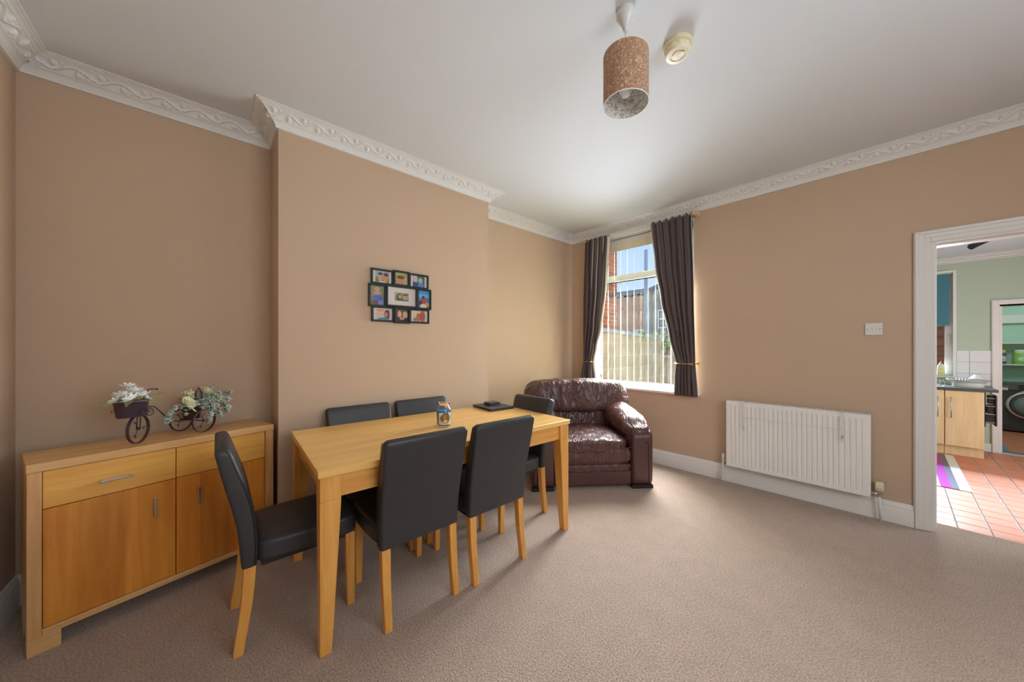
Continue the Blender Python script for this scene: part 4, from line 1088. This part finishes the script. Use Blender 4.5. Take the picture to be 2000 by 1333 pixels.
bx('blind_fabric', (KW0+.02, .512, -.017, -.0155, -.733, 0), mat('teal_fabric', (74, 128, 142), .8, var=.04, vscale=40), rb)
bx('bottom_bar', (KW0+.02, .512, -.021, -.012, -.745, -.725), mat('teal_bar', (84, 140, 152), .7), rb, bevel=.003)
# doorway to the utility room
d2 = setting('door_2', (KD0, YK, ZK))
architrave(d2, 0, KD1-KD0, KDH-ZK, .066, -1)
mb = MB(); mb.box(0, .02, 0, .18, 0, KDH-ZK); mb.box(KD1-KD0-.02, KD1-KD0, 0, .18, 0, KDH-ZK); mb.box(.02, KD1-KD0-.02, 0, .18, KDH-ZK-.02, KDH-ZK); mb.build('jamb', M_GLOSS, d2)
struct(bx('baseboard_kitchen', (.75, .858, YK-.018, YK, ZK, ZK+.11), M_GLOSS, bevel=.004))
# base unit, worktop
YCF = 7.10
def unit(name, label, x0, x1, hx):
    u = thing(name, label, 'cabinet', ((x0+x1)/2, YCF, ZK), group='kitchen base units'); h = (x1-x0)/2
    bx('carcass', (-h, h, .02, YK-YCF-.005, .126, .846), M_MAPLE, u)
    bx('plinth', (-h, h, .055, .075, 0, .126), M_MAPLE, u)
    d = bx('door', (-h+.002, h-.002, 0, .019, .126, .84), M_MAPLE, u, bevel=.002)
    MB().tube([(hx, .001, .49), (hx, -.03, .492), (hx, -.03, .748), (hx, .001, .75)], .006, 8).build('handle', M_CHROME, d, smooth=True)
    return u
unit('kitchen_unit', 'pale wood kitchen unit at the doorway end of the worktop', .434, .745, -.106)
unit('kitchen_unit', 'pale wood kitchen unit cut off by the living room door frame', .03, .430, .144)
unit('kitchen_unit', 'pale wood kitchen unit under the window, farthest from the doorway', -.60, .026, .27)
tag(bx('worktop', (-.9, .845, YCF-.025, YK-.009, ZK+.848, ZK+.884), M_WT, bevel=.005), 'dark grey kitchen worktop over the pale units', 'worktop')
WTZ = ZK+.8845
# black rack hung on the end of the units
rk = thing('hanging_rack', 'black slatted rack hung on the end of the kitchen units', 'rack', (.747, 7.16, .24))
M_BLK = mat('black_metal', (30, 30, 32), .4)
for k in range(3): bx('pocket', (.004+.012*k, .075, -.05+.01*k, .10, .05+.12*k, .15+.12*k), M_BLK, rk, bevel=.004)
bx('back_plate', (0, .005, -.06, .16, .0, .43), M_BLK, rk)
bx('front_panel', (.075, .09, -.06, .12, .02, .40), M_BLK, rk, bevel=.006)
for k in range(4): bx('wire', (.0, .078, -.056, -.052, .06+.1*k, .066+.1*k), M_CHROME, rk)
# things on the worktop and sill
dr = thing('dish_rack', 'white oval dish drainer on the worktop beside the splashback tiles', 'dish rack', (.64, 7.36, WTZ))
MB().loft([[(a*cos(t), b*sin(t), z) for t in [2*pi*k/36 for k in range(36)]] for a, b, z in ((.13, .10, 0), (.135, .105, .05), (.165, .13, .075), (.178, .14, .08), (.178, .14, .088), (.16, .125, .085), (.128, .1, .06), (.12, .09, .012))]).build('basin', M_WPLAST, dr, smooth='auto')
MB().tube([(.178*cos(2*pi*k/40), .14*sin(2*pi*k/40), .09) for k in range(40)], .006, 6, closed=True).build('rim', mat('grey_rim', (150, 146, 142), .4), dr, smooth=True)
for k in range(9):
    x = -.10+.025*k; MB().tube([(x, -.09, .08), (x, -.04, .105), (x, .04, .105), (x, .09, .08)], .002, 5).build('plate_bar', M_CHROME, dr)
bw = MB().lathe([(.02, .0), (.022, -.003), (.05, -.03), (.066, -.05), (.069, -.052), (.062, -.045), (.04, -.02), (.0, -.008)], 24, cap=False).build('bowl', M_PLASTER, smooth='auto', loc=(.71, 7.34, WTZ+.163))
tag(bw, 'white bowl upside down on the dish drainer', 'bowl')
for k, (x, y) in enumerate(((.355, 7.26), (.415, 7.28))):
    g = MB().lathe([(.0, .002), (.026, .002), (.030, .006), (.036, .085), (.034, .085), (.028, .008), (0, .007)], 20, cap=False).build('drinking_glass', gm, smooth='auto', loc=(x, y, WTZ))
    tag(g, ('clear drinking glass on the worktop next to the door frame', 'clear drinking glass on the worktop next to the dish drainer')[k], 'glass', 'drinking glasses')
bo = thing('detergent_bottle', 'white and yellow washing-up bottle with a red cap on the window sill', 'bottle', (.435, YK-.004, KWS+.004))
MB().loft([rrect(-w, w, -d, d, z, min(w, d)*.7) for w, d, z in ((.033, .02, 0), (.035, .022, .004), (.035, .022, .05))]).build('yellow_base', mat('lemon_liquid', (236, 226, 130), .3), bo, smooth='auto')
MB().loft([rrect(-w, w, -d, d, z, min(w, d)*.7) for w, d, z in ((.035, .022, .05), (.034, .022, .12), (.030, .02, .15), (.016, .013, .17), (.013, .012, .175))]).build('bottle_body', M_WPLAST, bo, smooth='auto')
bx('label', (-.022, .022, -.0228, -.0222, .06, .125), ellipse_mat('bottle_label', 'XZ', (240, 232, 160), [(.5, .6, .35, .2, (236, 200, 60)), (.5, .25, .3, .12, (230, 230, 236))]), bo)
MB().lathe([(.012, .174), (.012, .19), (.006, .194), (.005, .206)], 14).build('cap', mat('red_cap', (206, 66, 56), .4), bo, smooth='auto')
# striped rug
def rug_mat():
    m, t, b = base_mat('striped_rug_cloth')
    tc = N(t, 'ShaderNodeTexCoord'); sp = N(t, 'ShaderNodeSeparateXYZ'); L(t, tc.outputs['Object'], sp.inputs[0])
    d = N(t, 'ShaderNodeMath', operation='MULTIPLY'); d.inputs[1].default_value = 1/.195; L(t, sp.outputs[0], d.inputs[0])
    fr_ = N(t, 'ShaderNodeMath', operation='FRACT'); L(t, d.outputs[0], fr_.inputs[0])
    r = N(t, 'ShaderNodeValToRGB'); r.color_ramp.interpolation = 'CONSTANT'
    r.color_ramp.elements[0].position = 0; r.color_ramp.elements[0].color = lin(176, 60, 132)
    r.color_ramp.elements[1].position = .36; r.color_ramp.elements[1].color = lin(122, 104, 104)
    e = r.color_ramp.elements.new(.62); e.color = lin(216, 208, 190)
    L(t, fr_.outputs[0], r.inputs[0]); L(t, r.outputs[0], b.inputs['Base Color']); b.inputs['Roughness'].default_value = .95
    return m
ru = MB().box(-.6, 0, 0, 1.62, 0, .008).build('striped_rug', rug_mat(), bevel=.003, loc=(.498, 5.42, ZK+.001))
tag(ru, 'rug in magenta, cream and grey stripes on the tiled kitchen floor', 'rug')
# ceiling lights in the kitchen
kl = thing('kitchen_ceiling_light', 'white round ceiling light just inside the kitchen doorway', 'ceiling light', (.40, 6.35, ZKC))
MB().lathe([(.16, 0), (.17, -.01), (.165, -.03), (.13, -.055), (.06, -.07), (.005, -.072)], 36).build('diffuser', emis('lamp_diffuser', (255, 250, 244), .9), kl, smooth=True)
MB().lathe([(.175, 0), (.178, -.006), (.172, -.014)], 36).build('base', M_WPLAST, kl, smooth='auto')
sp_ = thing('ceiling_spotlight', 'small black spotlight on the kitchen ceiling', 'spotlight', (.66, 6.55, ZKC))
MB().lathe([(.045, 0), (.045, -.012), (.02, -.016)], 20).build('base', M_BLK, sp_, smooth='auto')
MB().tube([(0, 0, -.012), (0, 0, -.045)], .007, 8).build('arm', M_CHROME, sp_)
MB().tube([(.045, .035, -.03), (-.03, -.025, -.075), (-.075, -.06, -.10)], [.026, .028, .034], 16).build('lamp_head', M_BLK, sp_, smooth='auto')

# ---- utility room
UY1 = 10.45
struct(bx('floor_utility', (.74, 2.6, YK+.15, UY1+.1, ZK-.1, ZK-.004), M_GROUT))
uf = bpy.data.objects['floor_utility']; mb = MB()
for i in range(6):
    for j in range(10):
        x = .85+.262*i; y = YK+.2+.262*j
        if y < UY1-.2: mb.box(x+.004, x+.258, y+.004, y+.258, ZK-.006, ZK)
mb.build('tiles', M_TILE, uf, kind='stuff')
struct(bx('wall_utility_far', (.72, 2.6, UY1, UY1+.15, ZK-.1, 2.4), M_UT))
struct(bx('wall_utility_left', (.72, .84, YK+.15, UY1+.1, ZK-.1, 2.4), M_UT))
struct(bx('wall_utility_right', (2.45, 2.6, YK+.15, UY1+.1, ZK-.1, 2.4), M_UT))
struct(bx('ceiling_utility', (.72, 2.6, YK+.17, UY1+.15, 2.3, 2.4), M_CEIL))
struct(bx('trim_utility', (.84, 2.45, UY1-.10, UY1, 1.655, 1.80), M_PLASTER, bevel=.004))
ul = thing('assumed_utility_light', 'assumed white disc light on the utility room ceiling', 'ceiling light', (1.35, 9.0, 2.3))  # unseen glowing disc and point lamp, assumed as the source in here
MB().lathe([(.15, 0), (.15, -.03), (.12, -.05)], 32).build('diffuser', emis('assumed_utility_diffuser', (255, 252, 246), 2.0), ul, smooth='auto')
ulamp = bpy.data.lights.new('assumed_utility_lamp', 'POINT'); ulamp.energy = 13; ulamp.shadow_soft_size = .12
uo = bpy.data.objects.new('assumed_utility_lamp', ulamp); COL.objects.link(uo); uo.location = (1.35, 9.0, 2.12)
for z, l in ((.915, 'white wall shelf with cleaning tubs above the washing machine'), (1.29, 'empty white wall shelf high in the utility room')):
    s = thing('wall_shelf', l, 'shelf', (1.64, UY1, z), group='utility room shelves'); bx('shelf_board', (-.79, .79, -.24, 0, 0, .022), M_WPLAST, s, bevel=.003)
    for x in (-.7, .7): bx('bracket', (x-.01, x+.01, -.2, 0, -.06, 0), M_WPLAST, s)
def tub(name, label, x, r, h, col, lid, c2):
    t = thing(name, label, 'tub', (x, UY1-.13, .9375), group='cleaning tubs on the shelf')
    MB().lathe([(r*.96, 0), (r, .006), (r, h*.72), (r*.9, h*.8)], 28).build('body', mat('tub_%s' % name+str(int(x*100)), col, .4), t, smooth='auto')
    MB().lathe([(r*.92, h*.78), (r*.94, h*.8), (r*.94, h*.97), (r*.9, h)], 28).build('lid', mat('lid_'+name+str(int(x*100)), lid, .4), t, smooth='auto')
    MB().lathe([(r*1.005, h*.2), (r*1.005, h*.55)], 28, cap=False).build('label', ellipse_mat('tublabel'+str(int(x*100)), 'XZ', c2, [(.45, .5, .25, .35, (236, 240, 240)), (.6, .35, .15, .2, col)]), t, smooth=True)
tub('cleaning_tub', 'purple and white tub on the utility shelf, next to the door frame', 1.235, .075, .25, (120, 90, 150), (226, 220, 120), (230, 226, 236))
tub('cleaning_tub', 'lime green tub with a white label on the utility shelf', 1.47, .09, .25, (150, 206, 96), (230, 236, 210), (160, 214, 110))
tub('cleaning_tub', 'white and blue tub on the utility shelf at the edge of the picture', 1.70, .075, .30, (70, 170, 200), (240, 240, 240), (210, 236, 240))
wm = thing('washing_machine', 'black front-loading washing machine in the utility room', 'washing machine', (1.47, 9.74, ZK))
M_WM = mat('graphite_enamel', (66, 66, 74), .3)
bx('body', (-.3, .3, 0, .58, .02, .80), M_WM, wm, bevel=.01)
bx('control_panel', (-.298, .298, -.012, .0, .685, .795), mat('panel_black', (46, 50, 56), .25), wm, bevel=.004)
bx('detergent_drawer', (-.285, -.12, -.018, -.01, .70, .78), mat('drawer_grey', (90, 96, 100), .3), wm, bevel=.004)
bx('energy_label', (-.285, -.22, -.020, -.0185, .69, .735), M_WPLAST, wm)
bx('display', (-.02, .12, -.014, -.0115, .72, .765), mat('display', (120, 140, 150), .2), wm)
MB().lathe([(.035, 0), (.035, .02), (.03, .026)], 24).xf(Matrix.Rotation(pi/2, 4, 'X')).build('dial', M_CHROME, wm, smooth='auto', loc=(.2, -.012, .74))
bx('plinth', (-.295, .295, -.004, .0, .03, .14), M_WM, wm, bevel=.003)
rot = Matrix.Rotation(pi/2, 4, 'X')
dd = MB().lathe([(.225, 0), (.235, .02), (.222, .045), (.195, .05), (.188, .035), (.186, .0)], 48, cap=False).xf(rot).build('door', M_CHROME, wm, smooth='auto', loc=(-.02, 0, .46))
MB().lathe([(.187, .03), (.17, .038), (.12, .05), (.05, .056), (.001, .057)], 40).xf(rot).build('door_glass', mat('smoked_glass', (110, 130, 134), .08, coat=.6), dd, smooth=True)
MB().lathe([(.185, .034), (.182, .043), (.15, .047), (.148, .04)], 40, cap=False).xf(rot).build('door_seal', mat('door_ring', (70, 78, 84), .3), dd, smooth='auto')
tag(bx('blue_mat', (.74, 1.035, 7.95, 8.5, 0, .008), mat('blue_cloth', (84, 140, 176), .9), bevel=.003, loc=(0, 0, ZK+.001)), 'blue mat on the utility room floor just past the doorway', 'mat')

# ================================================================== OUTSIDE
M_BR = mat('red_brick', (214, 126, 94), .9, var=.15, vscale=30, rnd=.22, bump=.3, bscale=80)
M_MORT = mat('mortar', (222, 204, 188), .95, var=.08)
M_REND = brickmat('rendered_blockwork', (236, 208, 176), (226, 196, 162), (242, 222, 196), 1.0, bw=.46, bh=.22, ms=.008, bump=.5, axes='YZ')
M_FARB = brickmat('far_brickwork', (206, 132, 106), (190, 116, 92), (214, 190, 172), 1.0)
M_FARD = brickmat('dark_brickwork', (150, 144, 146), (136, 132, 134), (164, 160, 158), 1.0)
M_CONC = mat('grey_coping', (190, 190, 192), .8, var=.1, vscale=6)
M_PAVE = mat('yard_paving', (160, 156, 148), .9, var=.12)
gr = MB().add([(-40, 3.7, -.45), (-1.0, 3.7, -.45), (-1.0, 60, -.45), (-40, 60, -.45)], [(0, 1, 2, 3)]).add([(-1.0, 7.9, -.45), (.2, 7.9, -.45), (.2, 60, -.45), (-1, 60, -.45)], [(0, 1, 2, 3)]).build('ground_yard', M_PAVE); struct(gr)
yw = thing('yard_wall', 'pale rendered yard wall with grey coping outside the window', 'wall', (-3.2, 3.75, -.45))
v = []; sec = [(0, 1.97), (2.95, 1.86)]
MB().add([(-.2, 0, 0), (0, 0, 0), (0, 2.95, 0), (-.2, 2.95, 0), (-.2, 0, 1.96), (0, 0, 1.96), (0, 2.95, 1.84), (-.2, 2.95, 1.84)], [(3, 2, 1, 0), (4, 5, 6, 7), (0, 1, 5, 4), (1, 2, 6, 5), (2, 3, 7, 6), (3, 0, 4, 7)]).build('wall_face', M_REND, yw)
MB().add([(-.24, 0, 1.96), (.04, 0, 1.96), (.04, 2.95, 1.84), (-.24, 2.95, 1.84), (-.22, 0, 2.03), (.02, 0, 2.03), (.02, 2.95, 1.91), (-.22, 2.95, 1.91)], [(3, 2, 1, 0), (4, 5, 6, 7), (0, 1, 5, 4), (1, 2, 6, 5), (2, 3, 7, 6), (3, 0, 4, 7)]).build('coping', M_CONC, yw, bevel=.008)
MB().box(-.2, .0, 2.95, 9, 0, 1.46).build('wall_face', M_REND, yw)
bx('coping', (-.24, .05, 2.95, 9, 1.46, 1.52), M_CONC, yw, bevel=.008)
pt = thing('plant_trough', 'terracotta trough of green plants on the lower yard wall', 'planter', (-3.28, 7.12, 1.075))
bx('trough', (-.09, .09, -.34, .5, 0, .10), mat('terracotta', (170, 96, 76), .8), pt, bevel=.01)
mb = MB()
for k in range(420):
    a = rnd.uniform(0, 6.28); c = Vector((rnd.gauss(0, .07), rnd.uniform(-.34, .5), .1+abs(rnd.gauss(.12, .10)))); d = Vector((cos(a), sin(a), rnd.uniform(-.3, .8)))*.045; e = d.orthogonal().normalized()*.013
    mb.add([c-d, c+e, c+d, c-e], [(0, 1, 2, 3)])
mb.build('foliage', mat('bright_foliage', (136, 164, 84), .7, var=.25, vscale=12), pt, kind='stuff')
wd = thing('wall_weeds', 'small green weeds growing along the yard wall coping', 'plant', (-3.17, 5.9, 1.48)); mb = MB()
for k in range(90):
    a = rnd.uniform(0, 6.28); c = Vector((rnd.gauss(0, .02), rnd.choice((0, .45))+rnd.gauss(0, .06), rnd.gauss(-.02, .045))); d = Vector((cos(a)*.5, sin(a), .6))*.03; e = d.orthogonal().normalized()*.010
    mb.add([c-d, c+e, c+d, c-e], [(0, 1, 2, 3)])
mb.build('foliage', MATS['bright_foliage'], wd, kind='stuff')
def bricks(parent, x0, x1, z0, z1, y, bw=.225, bh=.075):
    """courses of single bricks proud of the mortar face, facing -y"""
    me = None; j = 0; z = z0
    while z+bh <= z1+1e-6:
        x = x0-(bw/2 if j % 2 else 0)
        while x < x1-1e-6:
            a, b = max(x, x0), min(x+bw, x1)
            if b-a > .03:
                if b-a > bw-.001:
                    if me is None:
                        o = bx('brick', (.005, bw-.005, -.006, .05, .005, bh-.005), M_BR, parent); me = o
                    else: o = me.copy(); COL.objects.link(o)
                    o.location = (x, y, z)
                else: bx('brick', (a+.005-x, b-.005-x, -.006, .05, .005, bh-.005), M_BR, parent, loc=(x, y, z))
            x += bw
        z += bh; j += 1
nb = thing('neighbour_outbuilding', 'orange brick side of the neighbouring house at the left of the window', 'building', (-3.50, 5.55, -.45), pi/2)
# local x runs along the yard, local -y faces it
bx('wall', (-1.75, 0, .012, 2.5, 0, 7), brickmat('neighbour_brickwork', (214, 126, 94), (198, 114, 84), (220, 200, 180), 1.0), nb)
bricks(nb, -.675, 0, 1.80, 4.65, .012)
MB().tube([(-.45, -.05, 2.62), (.12, -.05, 2.62)], .022, 10).build('waste_pipe', mat('grey_pipe', (90, 92, 96), .5), nb, smooth=True)
kb = thing('side_return_wall', 'red brick wall seen close through the kitchen window', 'wall', (-1.2, 8.75, -.45))
bx('wall_core', (0, 1.90, .01, .25, 0, 3.2), M_MORT, kb)
bricks(kb, 1.35, 1.895, 1.2, 2.25, .008)
bx('upper_wall', (0, 1.895, -.004, .02, 2.25, 3.2), M_FARB, kb); bx('lower_wall', (0, 1.345, -.004, .02, 0, 2.25), M_FARB, kb)
# houses beyond the yard
hA = thing('terrace_house', 'red brick house with a grey roof beyond the yard wall', 'building', (-14.2, 22, -.5))
bx('wall', (-3, 2.95, 0, 6, 0, 5.35), M_FARB, hA)
bx('gutter', (-3.05, 3.0, -.15, 0, 5.3, 5.42), M_DARK, hA)
MB().add([(-3.05, -.2, 5.4), (3.0, -.2, 5.4), (3.0, 3, 6.3), (-3.05, 3, 6.3)], [(0, 1, 2, 3)]).build('roof', mat('grey_slates', (120, 122, 128), .8, var=.1), hA)
for x, z in ((-.6, 1.7), (1.9, 1.7)):
    wn = bx('window', (x, x+.9, -.04, .05, z, z+1.2), M_UPVC, hA); bx('pane', (x+.1, x+.8, -.05, -.038, z+.1, z+.62), mat('far_glass', (96, 108, 118), .2) if 'far_glass' not in MATS else MATS['far_glass'], wn); bx('pane', (x+.1, x+.8, -.05, -.038, z+.68, z+1.1), MATS['far_glass'], wn)
hB = thing('dark_terrace_house', 'dark grey house with white windows beside the red brick house', 'building', (-10.4, 21.2, -.5))
bx('wall', (-.75, 6, 0, 6, 0, 5.5), M_FARD, hB)
for x in (0.05, .95, 1.9):
    for z in (1.0, 2.9):
        wn = bx('window', (x, x+.55, -.04, .05, z, z+1.2), M_UPVC, hB); bx('pane', (x+.08, x+.47, -.05, -.038, z+.08, z+.56), MATS['far_glass'], wn); bx('pane', (x+.08, x+.47, -.05, -.038, z+.64, z+1.12), MATS['far_glass'], wn)
MB().add([(-.7, -.2, 5.5), (6.2, -.2, 5.5), (6.2, 3, 6.6), (-.7, 3, 6.6)], [(0, 1, 2, 3)]).build('roof', MATS['grey_slates'], hB)
lp = thing('street_pole', 'pale grey street pole standing in front of the brick house', 'pole', (-7.5, 14.2, -.45))
MB().tube([(0, 0, 0), (0, 0, 3.0), (0, 0, 6.0)], [.085, .08, .075], 12).build('shaft', mat('galvanised', (178, 188, 200), .5), lp, smooth=True)
